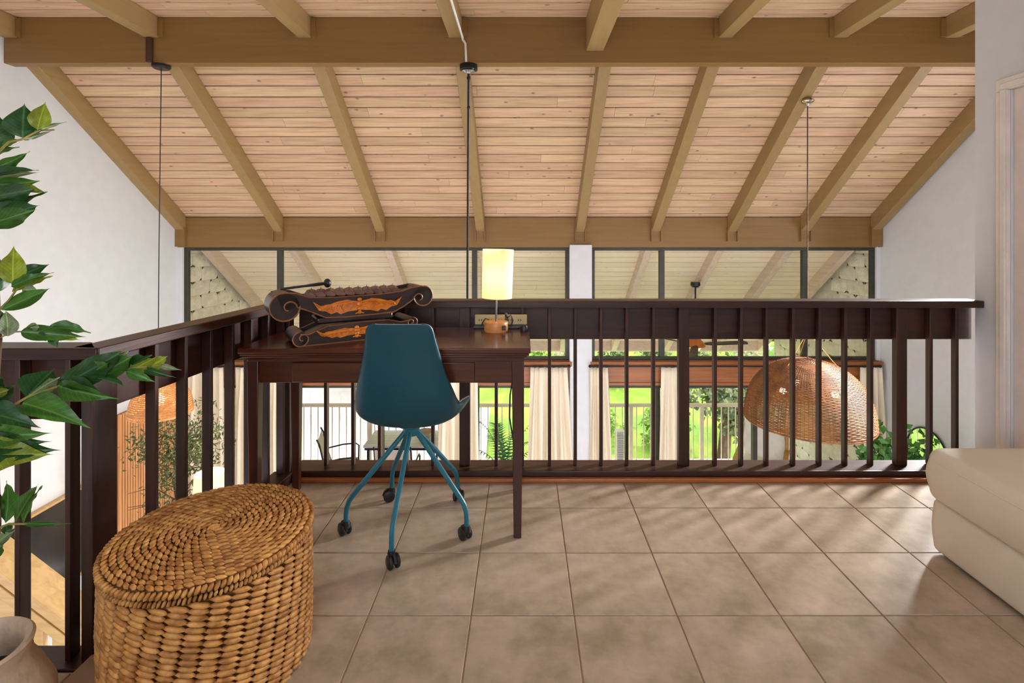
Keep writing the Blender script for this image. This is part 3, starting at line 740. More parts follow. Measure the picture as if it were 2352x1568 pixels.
MB().prism([tuple(ell(BA-.008, BB-.008, 2*pi*i/48)[:2]) for i in range(48)], .0, .335, 'z').build('basket_core', M['wick_in'], hb)
nrow = 23; top = .338
for r in range(nrow):
    z = .006+r*(top/nrow); s = 1+.012*sin(pi*(r/nrow))
    m_ = stitches((BA-.001)*s, (BB-.001)*s, z, 36, .0285, .0086, .0078, radians(-17), .06*r)
    m_.build('woven_strand', M['wick'], hb, sharp=180)
stitches(BA+.002, BB+.002, .349, 150, .010, .0048, .008, radians(68)).build('braided_rim', M['wick'], hb, sharp=180)
stitches(BA+.003, BB+.003, .368, 120, .0125, .0068, .009, radians(58)).build('braided_rim', M['wick'], hb, sharp=180)
lid = MB().prism([tuple(ell(BA-.006, BB-.006, 2*pi*i/48)[:2]) for i in range(48)], .352, .375, 'z').build('lid', M['wick_in'], hb)
nring = 15
for r in range(nring):
    f = (r+.45)/nring; a = (BA-.002)*f; b_ = (BB-.002)*f
    per = pi*(a+b_); n = max(6, int(per/.0225))
    stitches(a, b_, .378+.004*cos(f*pi/2), n, .0172, .0074, .0056, radians(24), r*.12, 'flat').build('braided_coil', M['wick'], lid, sharp=180)

# ---------------------------------------------------------------- cream ottoman / daybed
ot = thing('ottoman', (2.0, 1.2, 0), 'low cream leather ottoman with a stitched cushion top, right foreground', 'ottoman')
def rbox(x0, x1, y0, y1, z0, z1, r, bulge=.0, n=5):
    b = MB(); prof = []
    for i in range(n+1):
        a = -pi/2+pi/2*i/n; prof.append((r-r*cos(a), z0+r+r*sin(a)))
    zs = [z0+r+(z1-z0-2*r)*t for t in (.25, .5, .75)]
    prof += [(-bulge*sin(pi*(k+1)/4), z) for k, z in enumerate(zs)]
    for i in range(n+1):
        a = pi/2*i/n; prof.append((r-r*cos(a), z1-r+r*sin(a)))
    R2 = r*1.6; ncor = 7; k0 = len(b.v); ring = 4*(ncor+1)
    for e, z in prof:
        rr = max(R2-e, .004)
        for (cx_, cy_, a0) in ((x1-R2, y1-R2, 0), (x0+R2, y1-R2, 90), (x0+R2, y0+R2, 180), (x1-R2, y0+R2, 270)):
            for j in range(ncor+1):
                a = radians(a0+90*j/ncor); b.v.append((cx_+rr*cos(a), cy_+rr*sin(a), z))
    for i in range(len(prof)-1):
        for j in range(ring):
            j2 = (j+1) % ring; b.f.append([k0+i*ring+j, k0+i*ring+j2, k0+(i+1)*ring+j2, k0+(i+1)*ring+j])
    b.f.append([k0+j for j in reversed(range(ring))]); b.f.append([k0+(len(prof)-1)*ring+j for j in range(ring)])
    return b
OX, OY = -2.0, -1.2
o = rbox(1.605+OX, 2.33+OX, .25+OY, 2.06+OY, .012, .212, .022, .006).build('base', M['leather'], ot, sharp=60)
o = rbox(1.585+OX, 2.34+OX, .23+OY, 2.075+OY, .212, .408, .04, .012).build('cushion', M['leather'], ot, sharp=60)
P = []
for (cx_, cy_, a0) in ((2.34-.066, 2.075-.066, 0), (1.585+.066, 2.075-.066, 90), (1.585+.066, .23+.066, 180), (2.34-.066, .23+.066, 270)):
    for j in range(8):
        a = radians(a0+90*j/7); P.append((cx_+.0655*cos(a)+OX, cy_+.0655*sin(a)+OY, .372))
MB().tube(P, .0022, 5, closed=True).build('piping', M['leather'], o)
ft = MB()
for X in (1.68, 2.26):
    for Y in (.33, 1.98): ft.lathe([(0, 0), (.02, 0), (.022, .014), (0, .014)], 12, (X+OX, Y+OY, 0))
ft.build('foot_glides', M['black'], ot)

# ---------------------------------------------------------------- desk lamp, power strip
lp = thing('table_lamp', (-.130, 2.485, .787), 'lit table lamp with a tall cream drum shade and round wooden base on desk', 'lamp')
MB().lathe([(0, 0), (.056, 0), (.0575, .004), (.0575, .042), (.055, .046), (0, .046)], 40).build('base', M['lampwood'], lp, sharp=40)
MB().box(.030, .048, -.053, -.040, .012, .034).build('usb_socket', M['black'], lp, bevel=.002)
MB().tube([(0, 0, .04), (.002, 0, .22), (.004, 0, .30)], .005, 10).build('stem', M['silver'], lp)
sh = MB().lathe([(.0715, .158), (.074, .39), (.0725, .39), (.070, .158), (.0715, .158)], 48, M=Matrix.Rotation(radians(1.5), 4, 'Y')).build('lamp_shade', M['shade'], lp, sharp=60)
MB().ball((.004, 0, .262), (.024, .024, .032)).build('bulb', M['bulb'], lp)
for z, e in ((.262, 4.5),):
    pl = bpy.data.lights.new('table_lamp_light', 'POINT'); pl.energy = e; pl.color = (1, .88, .66); pl.shadow_soft_size = .03
    po = bpy.data.objects.new('table_lamp_light', pl); COL.objects.link(po); po.location = (-.126, 2.485, .787+z)
ps = thing('power_strip', (-.11, 2.56, .787), 'beige power strip with a black base lying behind the lamp on desk', 'power strip')
MB().box(-.135, .135, -.012, .022, 0, .018).build('base', M['black'], ps, bevel=.003)
fp = MB().box(-.128, .128, -.004, .014, .018, .066).build('socket_face', M['power'], ps, bevel=.003)
so_ = MB()
for i in range(5):
    for d_ in (-.006, .006): so_.box(-.10+i*.048+d_-.002, -.10+i*.048+d_+.002, -.0055, -.004, .036, .046)
so_.build('socket_holes', M['black'], fp)
MB().box(.02, .034, -.028, -.005, .03, .062).tube([(.027, -.02, .058), (.024, -.02, .078)], .006, 8).build('plug', M['black'], ps, bevel=.003)
MB().tube([(.03, -.016, .05), (.05, -.02, .07), (.058, -.018, .04), (.05, -.016, .012)], .003, 6).build('cord', M['black'], ps)
MB().tube([(-.06, -.016, .045), (-.075, -.02, .052), (-.09, -.02, .03), (-.095, -.02, .01)], .0025, 6).build('cord', M['black'], ps)
pk = MB().lathe([(0, 0), (.018, 0), (.02, .012), (.014, .026), (0, .03)], 18, (.004, 2.49, .787)).build('knob', M['black'])
tag(pk, 'small shiny black plug lying on the right rear corner of the desk', 'plug')
ck = MB().tube([(-.055, 2.60, .72), (-.06, 2.585, .60), (-.05, 2.58, .55), (-.066, 2.58, .45), (-.068, 2.58, .34), (-.052, 2.58, .24), (-.03, 2.58, .12), (-.02, 2.60, .05)], .004, 6).ball((-.055, 2.585, .60), (.022, .016, .035)).build('cable', M['black'])
tag(ck, 'black cable with adapter hanging behind the right front desk leg', 'cable')

# ---------------------------------------------------------------- carved percussion instrument
gm = thing('gamelan_metallophone', (-.765, 2.335, .787), 'carved dark wooden metallophone with orange gilt scrollwork on the left of desk', 'instrument', rz=radians(33))
def scroll(cx_, cz, r0, turns, dirn, a0, n=40, shrink=.22):
    P = []
    for i in range(n+1):
        t = i/n; a = a0+dirn*turns*2*pi*t; r = r0*(1-t*(1-shrink)); P.append((cx_+r*cos(a), cz+r*sin(a)))
    return P
def side_board(body, y0, y1, top, bot, dl_, dr_, edge_parent, zoff=0):
    poly = top+list(reversed(bot))
    body.prism([(x, z) for x, z in poly], y0, y1, 'y')
def rollcyl(b, cx_, cz, r, y0, y1, n=28):
    b.prism([(cx_+r*cos(2*pi*i/n), cz+r*sin(2*pi*i/n)) for i in range(n)], y0, y1, 'y')
def tier(parent, top, bot, Ld, Rd, dep, name, er=.0032):
    b = MB(); y0, y1 = -dep/2, dep/2
    n = len(top)
    b.prism(top+list(reversed(bot)), y0, y0+.018, 'y'); b.prism(top+list(reversed(bot)), y1-.018, y1, 'y')
    inner_t = [(x, z-.012) for x, z in top[1:-1]]; inner_b = [(x, z+.004) for x, z in bot[1:-1]]
    b.prism(inner_t+list(reversed(inner_b)), y0+.018, y1-.018, 'y')
    for cx_, cz, r in (Ld, Rd): rollcyl(b, cx_, cz, r, y0, y1)
    o = b.build(name, M['carve_dark'], parent, bevel=.002)
    e = MB(); f = y0-.001
    lx, lz, lr = Ld; rx, rz_, rr_ = Rd
    e.tube([(x, f, z) for x, z in top], er, 6); 
    hook = er > .003
    if hook:   # the lower edge curls up into a hook inside each end roll
        q = lr*.55; cL = bot[1]; q2 = rr_*.55; cR = bot[-2]
        path = list(reversed(scroll(cL[0]-q, cL[1], q, .72, 1, 0, 18, .38)))+bot[2:-2]+scroll(cR[0]+q2, cR[1], q2, .72, -1, pi, 18, .38)
        e.tube([(x, f, z) for x, z in path], er, 6)
        e.tube([(lx+lr*cos(radians(a)), f, lz+lr*sin(radians(a))) for a in range(95, 365, 12)], er, 6)
        e.tube([(rx+rr_*cos(radians(a)), f, rz_+rr_*sin(radians(a))) for a in range(85, -185, -12)], er, 6)
        e.build('carved_edge', M['carve_edge'], o)
        return o
    e.tube([(x, f, z) for x, z in bot], er, 6)
    sl = [(lx+lr*cos(radians(a)), lz+lr*sin(radians(a))) for a in range(95, 361, 12)]+scroll(lx+lr*.28, lz+lr*.02, lr*.72, .78, 1, 0, 22, .3)
    e.tube([(x, f, z) for x, z in sl], er, 6)
    sr = [(rx+rr_*cos(radians(a)), rz_+rr_*sin(radians(a))) for a in range(85, -181, -12)]+scroll(rx-rr_*.28, rz_+rr_*.02, rr_*.72, .78, -1, pi, 22, .3)
    e.tube([(x, f, z) for x, z in sr], er, 6)
    e.build('carved_edge', M['carve_edge'], o)
    return o
def ornament(parent, cx_, cz, sx, sz, f):
    b = MB()
    for s in (-1, 1):
        wing = [(0, -.35), (.25, -.42), (.42, -.62), (.5, -.4), (.62, -.55), (.74, -.25), (.88, -.15), (1.0, .62), (.86, .25), (.7, .3), (.5, .55), (.28, .7), (.1, .5), (0, .3)]
        P = [(cx_+s*x*sx, cz+z*sz) for x, z in wing]
        if s < 0: P = list(reversed(P))
        b.prism(P, f-.006, f, 'y')
        for k in range(5):
            q = .16+.13*k
            C = [(cx_+s*sx*(q+.20*cos(a)*(1.1-.1*k)), f-.007, cz+sz*(-.05+(.52-.05*k)*sin(a))) for a in [radians(v) for v in range(-35, 171, 18)]]
            m_ = len(C); b.tube(C, [.0014+.0046*sin(pi*(i+.5)/m_) for i in range(m_)], 5)
        b.tube([(cx_+s*sx*.7, f-.006, cz+sz*.05), (cx_+s*sx*.86, f-.008, cz+sz*.18), (cx_+s*sx*1.0, f-.006, cz+sz*.66)], [.006, .004, .001], 5)
    for dz, r in ((.62, .009), (.2, .012), (-.22, .010), (-.6, .007)): b.ball((cx_, f-.005, cz+dz*sz), (r*1.2, .008, r), 10, 6)
    for s in (-1, 1):
        C = [(cx_+s*sx*(.10+.10*cos(a)), f-.008, cz+sz*(-.3+.35*sin(a))) for a in [radians(v) for v in range(0, 271, 30)]]
        b.tube(C, .003, 5)
    return b.build('gilt_carving', M['carve_gold'], parent)
Z = .787
topU = [(-.325, 1.004-Z), (-.29, 1.010-Z), (-.25, 1.006-Z), (-.20, .986-Z), (-.1, .980-Z), (.1, .982-Z), (.19, .988-Z), (.235, 1.000-Z), (.285, 1.008-Z), (.32, 1.004-Z)]
botU = [(-.30, .93-Z), (-.245, .948-Z), (-.20, .93-Z), (-.135, .897-Z), (-.05, .893-Z), (.08, .895-Z), (.16, .898-Z), (.21, .922-Z), (.255, .952-Z), (.30, .94-Z)]
up = tier(gm, topU, botU, (-.292, .953-Z, .057), (.30, .962-Z, .046), .17, 'upper_case')
ornament(up, .005, .936-Z, .19, .046, -.086)
topL = [(-.235, .838-Z), (-.20, .835-Z), (-.13, .862-Z), (.0, .868-Z), (.13, .866-Z), (.19, .852-Z), (.235, .856-Z)]
botL = [(-.235, .789-Z), (-.15, .7885-Z), (-.05, .7885-Z), (.05, .7885-Z), (.12, .80-Z), (.19, .815-Z), (.235, .83-Z)]
topL = [(x, z) for x, z in topL]
lo = tier(gm, topL, botL, (-.235, .818-Z, .030), (.245, .846-Z, .022), .19, 'lower_case', .0026)
ornament(lo, -.01, .828-Z, .165, .030, -.096)
MB().box(-.165, .165, -.06, .06, .866-Z, .896-Z).build('connecting_block', M['carve_dark'], gm, bevel=.008)
random.seed(9)
for i in range(10):
    x = -.178+i*.0405
    P = [(-.027, -.005), (-.021, .009), (-.004, .0160), (.010, .0150), (.026, .006), (.022, -.004), (0, -.006)]
    k_ = MB().prism(P, -.075, .075, 'y', Matrix.Rotation(radians(8), 4, 'Y'))
    kb = k_.build('key', M['key'], gm, bevel=.0015, loc=(x, 0, .990-Z)); kb.rotation_euler.z = radians(-14)
    MB().tube([(0, -.05, .01), (0, -.05, .024)], .0012, 5).tube([(0, .05, .01), (0, .05, .024)], .0012, 5).build('key_pin', M['black_metal'], kb)
ml_ = thing('mallet', (0, 0, 0), 'black wooden mallet lying on top of the carved instrument', 'mallet')
p0 = px(643, 664, 2.24); p1 = px(752, 650, 2.36)
MB().tube([p0, p0.lerp(p1, .5), p0.lerp(p1, .8), p1], [.0055, .0055, .008, .006], 10).build('handle', M['black'], ml_)
R_ = (p1-p0).to_track_quat('Z', 'Y').to_matrix()
MB().ball(p1, (.021, .021, .016), 16, 10, R_).build('head', M['black'], ml_)

# ---------------------------------------------------------------- curtains and rods
def curtain(name, x0, x1, b0, b1, y, z1, z0, label, folds, group, seed=1):
    random.seed(seed); mb_ = MB(); nx, nz = folds*10, 26
    ph = [random.uniform(-.6, .6) for _ in range(folds+2)]
    for iz in range(nz+1):
        t = iz/nz; z = z1+(z0-z1)*t
        for ix in range(nx+1):
            u = ix/nx; xa = x0+(x1-x0)*u; xb = b0+(b1-b0)*u; k = min(1, t*1.15)
            x = xa+(xb-xa)*k; f = u*folds*2*pi+ph[int(u*folds)]*.9*t+.4*sin(3*t+u*9)
            am = (.016+.030*min(1, t*3))
            mb_.v.append((x+.008*sin(f*.5+t*4), y+am*sin(f)+.006*sin(f*2.3+t*5), z))
    for iz in range(nz):
        for ix in range(nx):
            k = iz*(nx+1)+ix; mb_.f.append([k, k+nx+1, k+nx+2, k+1])
    o = mb_.build(name, M['curtain'], sharp=180); s = o.modifiers.new('solid', 'SOLIDIFY'); s.thickness = .003
    return tag(o, label, 'curtain', group)
g = 'linen curtains at the sliding doors'
YC = 6.80; cw = lambda x: (x-CX)/F*YC
curtain('curtain', cw(1219), cw(1303), cw(1205), cw(1322), YC, -.476, LF+.02, 'wide cream linen curtain left of the white column, beside desk right leg', 6, g, 1)
curtain('curtain', cw(1356), cw(1397), cw(1353), cw(1408), YC, -.476, LF+.02, 'cream linen curtain just right of the white column', 4, g, 2)
curtain('curtain', cw(1519), cw(1580), cw(1511), cw(1585), YC, -.476, LF+.02, 'cream linen curtain behind the wide middle railing post', 4, g, 3)
curtain('curtain', cw(1976), cw(2028), cw(1974), cw(2036), YC, -.476, LF+.02, 'cream linen curtain at far right, beside the rattan dome', 4, g, 4)
curtain('curtain', cw(1010), cw(1097), cw(1000), cw(1106), YC, -.476, LF+.02, 'cream linen curtain behind the right edge of the teal chair', 5, g, 5)
curtain('curtain', cw(541), cw(690), cw(535), cw(702), YC, -.476, LF+.02, 'wide cream linen curtain behind the left rear desk leg', 8, g, 6)
curtain('curtain', cw(430), cw(512), cw(427), cw(516), YC, -.476, LF+.02, 'cream linen curtain in the far left corner behind the olive tree', 4, g, 7)
for a, b_, lb in ((-4.45, .60, 'long black curtain rod over the left sliding doors'), (.87, 4.66, 'black curtain rod over the right sliding doors')):
    rod = thing('curtain_rod', ((a+b_)/2, YC, -.460), lb, 'curtain rod')
    MB().tube([(a-(a+b_)/2, 0, 0), (b_-(a+b_)/2, 0, 0)], .011, 10).build('rod', M['black_metal'], rod)
    for e in (a, b_): MB().ball((e-(a+b_)/2, 0, 0), .020).build('finial', M['black_metal'], rod)
    br = MB()
    for e in (a+.08, b_-.08, (a+b_)/2): br.box(e-(a+b_)/2-.008, e-(a+b_)/2+.008, 0, .09, -.012, .0)
    br.build('bracket', M['black_metal'], rod)

# ---------------------------------------------------------------- lower room on the left
sp_ = MB().box(XL+.001, XL+.02, 5.86, 6.88, LF, -.78).build('slat_panel', M['felt'])
tag(sp_, 'panel of upright orange oak slats on the left wall of the lower room', 'wall panel')
Y = 5.88; sm = MB().box(XL+.02, XL+.045, 0, .027, LF, -.78).mesh('slat', M['slat'])
while Y < 6.85:
    o = bpy.data.objects.new('slat', sm); COL.objects.link(o); o.parent = sp_; o.location = (0, Y, 0); Y += .041
tv = thing('television', (XL+.03, 4.68, -1.79), 'wall television with glossy dark screen in a thin pale wood frame, lower left', 'television')
MB().box(-.028, .012, -.72, .72, -.425, .425).build('screen', M['screen'], tv, bevel=.004)
MB().box(-.028, .03, -.745, .745, .425, .45).box(-.028, .03, -.745, .745, -.45, -.425).box(-.028, .03, -.745, -.72, -.425, .425).box(-.028, .03, .72, .745, -.425, .425).build('frame', M['lightwood'], tv, bevel=.003)
def leaf_cloud(name, m, parent, c, rad, n, size, seed, narrow=.3, clusters=0, shell_=.0):
    random.seed(seed); b = MB(); C = []
    for _ in range(clusters): 
        v = Vector([random.gauss(0, 1) for _ in range(3)]).normalized()*random.uniform(.35, 1); C.append(Vector((v.x*rad[0], v.y*rad[1], v.z*rad[2])))
    for _ in range(n):
        if C:
            q = random.choice(C); p = q+Vector([random.gauss(0, .16)*r for r in rad])
        else:
            v = Vector([random.gauss(0, 1) for _ in range(3)]).normalized()*random.uniform(shell_, 1)**.5; p = Vector((v.x*rad[0], v.y*rad[1], v.z*rad[2]))
        p += Vector(c); d = Vector([random.gauss(0, 1) for _ in range(3)]); d.z -= .2; d.normalize(); s = size*random.uniform(.6, 1.3)
        e = d.cross(Vector([random.gauss(0, 1) for _ in range(3)])).normalized()*s*narrow; u = d.cross(e).normalized()*s*.12
        k = len(b.v); b.v += [tuple(p), tuple(p+d*s*.45+e+u), tuple(p+d*s), tuple(p+d*s*.45-e+u)]; b.f.append([k, k+1, k+2]); b.f.append([k, k+2, k+3])
    return b.build(name, m, parent, sharp=180, kind='stuff')
olv = thing('olive_tree', (-3.62, 5.45, LF), 'tall indoor olive tree with fine grey-green leaves, beside the slat panel', 'plant')
MB().lathe([(0, 0), (.17, 0), (.22, .2), (.2, .38), (.18, .38), (.17, .33), (0, .33)], 20).build('pot', M['concrete'], olv)
tb = MB().tube([(0, 0, .3), (.03, .02, .9), (-.02, 0, 1.4), (.02, .02, 2.1)], [.03, .025, .018, .006], 7)
random.seed(14)
for i in range(16):
    a = random.uniform(0, 2*pi); z = random.uniform(1.1, 1.9); r = random.uniform(.3, .52)
    tb.tube([(0, 0, z-.15), (r*.5*cos(a), r*.5*sin(a), z+.1), (r*cos(a), r*sin(a), z+.14)], [.008, .005, .002], 5)
tb.build('branches', M['bark'], olv)
leaf_cloud('foliage', M['olive'], olv, (0, 0, 1.74), (.40, .36, .58), 2000, .06, 6, .16, 46)
fl_ = thing('floor_lamp', (-3.10, 5.15, LF), 'lit floor lamp with a drum shade glowing below the curtains, beside the olive tree', 'lamp')
MB().lathe([(0, 0), (.13, 0), (.13, .02), (0, .03)], 24).build('base', M['black_metal'], fl_)
MB().tube([(0, 0, .02), (0, 0, 1.42)], .009, 8).build('pole', M['black_metal'], fl_)
MB().lathe([(.15, 1.40), (.135, 1.70), (.132, 1.70), (.147, 1.40), (.15, 1.40)], 32).build('lamp_shade', M['shade2'], fl_)
MB().ball((0, 0, 1.55), .03).build('bulb', M['bulb'], fl_)
pl = bpy.data.lights.new('floor_lamp_light', 'POINT'); pl.energy = 8; pl.color = (1, .70, .42); pl.shadow_soft_size = .05
po = bpy.data.objects.new('floor_lamp_light', pl); COL.objects.link(po); po.location = (-3.10, 5.15, LF+1.62)
# blond stairs going down below the front-left railing
st = thing('staircase', (-2.4, 2.6, -.5), 'blond wooden staircase descending below the loft at the lower left', 'stairs')
an = math.atan(.76)
def slanted(x0, x1, zt0, hgt, y0, y1, name, m='lightwood'):
    z = lambda x: -.573-.76*(x+2.287)+zt0
    return MB().prism([(x0+2.4, z(x0)+.5), (x1+2.4, z(x1)+.5), (x1+2.4, z(x1)-hgt+.5), (x0+2.4, z(x0)-hgt+.5)], y0-2.6, y1-2.6, 'y').build(name, M[m], st, bevel=.003)
slanted(-3.1, -.9, 0, .02, 2.52, 2.68, 'handrail_cap'); slanted(-3.1, -.9, -.02, .125, 2.58, 2.62, 'upper_board'); slanted(-3.1, -.9, -.15, .06, 2.575, 2.625, 'lower_board')
x = -3.05; i = 0
while x < -.95:
    zt = -.573-.76*(x+2.287)-.19
    MB().prism([(x+2.4, zt+.5), (x+.095+2.4, zt-.76*.095+.5), (x+.095+2.4, max(LF, zt-.95)+.5), (x+2.4, max(LF, zt-.95)+.5)], -.015, .015, 'y').build('baluster', M['lightwood'], st, bevel=.002)
    x += .142
slanted(-3.1, -.6, -1.0, .26, 2.57, 2.63, 'stringer'); slanted(-3.1, -.6, -1.0, .26, 1.62, 1.66, 'stringer')
for i in range(12):
    x = -3.0+i*.24; z = -.573-.76*(x+2.287)-1.06
    if z > LF: MB().box(x+2.4, x+.28+2.4, 1.66-2.6, 2.57-2.6, z+.5, z+.54).build('tread', M['lightwood'], st, bevel=.003)

# ---------------------------------------------------------------- right side of the lower room
hp_ = thing('house_plant', (3.93, 5.65, LF), 'tall leafy green house plant rising behind the right end of the railing', 'plant')
MB().lathe([(0, 0), (.16, 0), (.2, .3), (.17, .34), (0, .3)], 20).build('pot', M['concrete'], hp_)
MB().tube([(0, 0, .3), (.02, 0, 1.0), (-.03, .02, 1.75)], [.02, .015, .006], 7).build('stem', M['bark'], hp_)
leaf_cloud('foliage', M['ivy'], hp_, (.05, 0, 1.50), (.50, .28, .55), 1300, .085, 8, .34, 30)
mi = thing('round_mirror', (XR-.012, 6.1, -1.34), 'round black-framed mirror on the white wall right of the plant', 'mirror')
Rm = Matrix.Rotation(-pi/2, 4, 'Y')
MB().lathe([(0, 0), (.31, 0), (.31, .008), (0, .008)], 48, M=Rm).build('mirror_glass', M['mirror'], mi)
MB().tube([(-.008, .32*cos(2*pi*i/48), .32*sin(2*pi*i/48)) for i in range(48)], .010, 6, closed=True).build('frame', M['black_metal'], mi)

# ---------------------------------------------------------------- exterior
struct(MB().box(XL-.4, XR+.4, 7.1, 9.5, LF-.2, LF-.03).build('floor_deck', M['deck']))
dr_ = thing('deck_railing', (0, 9.2, LF), 'cream metal railing along the far edge of the deck outside', 'railing')
MB().box(-4.55, 4.7, -.03, .03, 1.03, 1.08).build('top_rail', M['cream_paint'], dr_)
MB().box(-4.55, 4.7, -.02, .02, .06, .10).build('bottom_rail', M['cream_paint'], dr_)
pm = MB().box(-.008, .008, -.008, .008, .10, 1.03).mesh('baluster', M['cream_paint'])
x = -4.5
while x < 4.7:
    o = bpy.data.objects.new('baluster', pm); COL.objects.link(o); o.parent = dr_; o.location = (x, 0, 0); x += .125
pm = MB().box(-.03, .03, -.03, .03, -.03, 1.03).mesh('post', M['cream_paint'])
for x in (-4.5, -2.7, -.9, .95, 1.9, 3.15, 4.6):
    o = bpy.data.objects.new('post', pm); COL.objects.link(o); o.parent = dr_; o.location = (x, 0, 0)
# hillside
def hz(x, y):
    t = max(0, y-11.5); return -4.0+.30*t+.012*t*t*.5+.35*sin(x*.35+y*.2)*min(1, t/4)+max(0, x-2)*.03*min(t, 20)
random.seed(12); hm = MB(); nx, ny = 60, 60
for j in range(ny+1):
    for i in range(nx+1):
        x = -45+90*i/nx; y = 9.6+60*(j/ny)**1.4; hm.v.append((x, y, hz(x, y)+random.uniform(-.06, .06)))
for j in range(ny):
    for i in range(nx):
        k = j*(nx+1)+i; hm.f.append([k, k+1, k+nx+2, k+nx+1])
struct(hm.build('ground_hillside', M['grass'], sharp=180))
dv = MB()
for (x0, x1, y0, y1) in ((-14, -.85, 10.6, 13.4),):
    k = len(dv.v); n = 12
    for j in range(n+1):
        y = y0+(y1-y0)*j/n
        for x in (x0, (x0+x1)/2, x1): dv.v.append((x, y, hz(x, y)+.12))
    for j in range(n):
        for i in range(2): q = k+j*3+i; dv.f.append([q, q+1, q+4, q+3])
struct(dv.build('ground_driveway', M['asphalt']))
fe = thing('board_fence', (-5.6, 10.4, -3.6), 'tall white upright board fence beyond the deck at left', 'fence')
bx = MB().box(-.145, .145, -.02, .02, 0, 3.3).mesh('board', M['white_board'])
for i in range(9):
    o = bpy.data.objects.new('board', bx); COL.objects.link(o); o.parent = fe; o.location = (i*.3, 0, 0)
MB().box(-.15, 2.55, .02, .07, 1.2, 1.3).box(-.15, 2.55, .02, .07, 2.8, 2.9).build('back_rail', M['white_board'], fe)
# patio furniture
def patio_chair(loc, rz, label):
    c = thing('patio_chair', loc, label, 'chair', 'patio chairs around the deck table', rz)
    for s in (-1, 1):
        P = [(s*.27, -.34, .98), (s*.27, -.30, .90), (s*.27, -.24, .62), (s*.27, -.18, .42), (s*.27, -.16, .30), (s*.27, -.28, .0)]
        MB().tube(P, .013, 8).build('side_frame', M['black_metal'], c)
        MB().tube([(s*.29, -.26, .62), (s*.29, .0, .66), (s*.29, .20, .66), (s*.29, .25, .62), (s*.28, .24, .0)], .013, 8).build('arm', M['black_metal'], c)
        MB().tube([(s*.27, -.18, .42), (s*.27, .24, .42)], .012, 8).build('seat_rail', M['black_metal'], c)
    MB().box(-.26, .26, -.18, .24, .415, .423).build('seat', M['sling'], c)
    MB().hexa([(-.26, -.185, .43), (.26, -.185, .43), (.26, -.179, .43), (-.26, -.179, .43), (-.26, -.33, .93), (.26, -.33, .93), (.26, -.324, .93), (-.26, -.324, .93)]).build('backrest', M['sling'], c)
    return c
patio_chair((-2.88, 8.25, LF-.03), radians(-75), 'dark metal patio chair in profile at left of the deck table')
patio_chair((-1.92, 7.95, LF-.03), radians(0), 'dark metal patio chair seen from behind, under the teal chair')
pt = thing('patio_table', (-1.93, 8.62, LF-.03), 'dark-legged patio table with a pale top on the deck outside', 'table')
tp = MB()
for i in range(6): tp.box(-.62, .62, -.34+i*.115, -.34+i*.115+.108, .70, .73)
tp.build('tabletop', mat('pale_lavender_table', srgb(205, 200, 215), rough=.5), pt)
MB().box(-.6, .6, -.33, .34, .66, .70).build('frame', M['black_metal'], pt)
for x in (-.55, .55):
    for y in (-.28, .28): MB().box(x-.02, x+.02, y-.02, y+.02, 0, .66).build('leg', M['black_metal'], pt)
bw = MB().lathe([(0, 0), (.06, 0), (.14, .08), (.15, .12), (.14, .12), (.06, .02), (0, .02)], 20).build('bowl', M['concrete'], loc=(-1.62, 8.6, LF+.70)); tag(bw, 'round clay bowl standing on the patio table', 'bowl')
# potted palm on the deck
pp = thing('potted_palm', (-.28, 8.2, LF-.03), 'bluish-green potted palm with arching fronds on the deck beyond the desk leg', 'plant')
MB().lathe([(0, 0), (.16, 0), (.22, .35), (.19, .36), (.17, .3), (0, .3)], 20).build('pot', M['fixture'], pp)
random.seed(31)
for i in range(20):
    a = random.uniform(0, 2*pi); Lf = random.uniform(.7, 1.15); el = random.uniform(.5, 1.35); b = MB(); pts_ = []
    for k in range(9):
        t = k/8; r = Lf*t*cos(el)*1.1; z = .32+Lf*(sin(el)*t*1.5-.62*t*t); pts_.append(Vector((r*cos(a), r*sin(a), z)))
    b.tube(pts_, [.006*(1-.8*k/8) for k in range(9)], 4)
    sd = Vector((-sin(a), cos(a), 0))
    for k in range(1, 9):
        for s in (-1, 1):
            for q in (0, .5):
                p = pts_[k]-(pts_[k]-pts_[k-1])*q; d = ((pts_[k]-pts_[k-1]).normalized()*.6+sd*s+Vector((0, 0, -.35))).normalized(); ln = .20*(1-.5*k/8)
                e = (pts_[k]-pts_[k-1]).normalized()*.011; kk = len(b.v); b.v += [tuple(p-e), tuple(p+e), tuple(p+d*ln)]; b.f.append([kk, kk+1, kk+2])
    b.build('frond', M['palm'], pp, sharp=180)
# white louvred post lantern
lv = thing('louvred_bollard', (1.66, 8.95, LF-.03), 'small white louvred bollard with a flat cap standing by the deck railing', 'bollard')
MB().box(-.07, .07, -.07, .07, .71, .735).build('cap', M['fixture'], lv)
MB().box(-.05, .05, -.05, .05, 0, .71).build('core', mat('grey_bollard_core', srgb(150, 150, 170), rough=.6), lv)
lm = MB().box(-.06, .06, -.06, .06, 0, .018).mesh('louvre', M['fixture'])
for i in range(23):
    o = bpy.data.objects.new('louvre', lm); COL.objects.link(o); o.parent = lv; o.location = (0, 0, .02+i*.03)
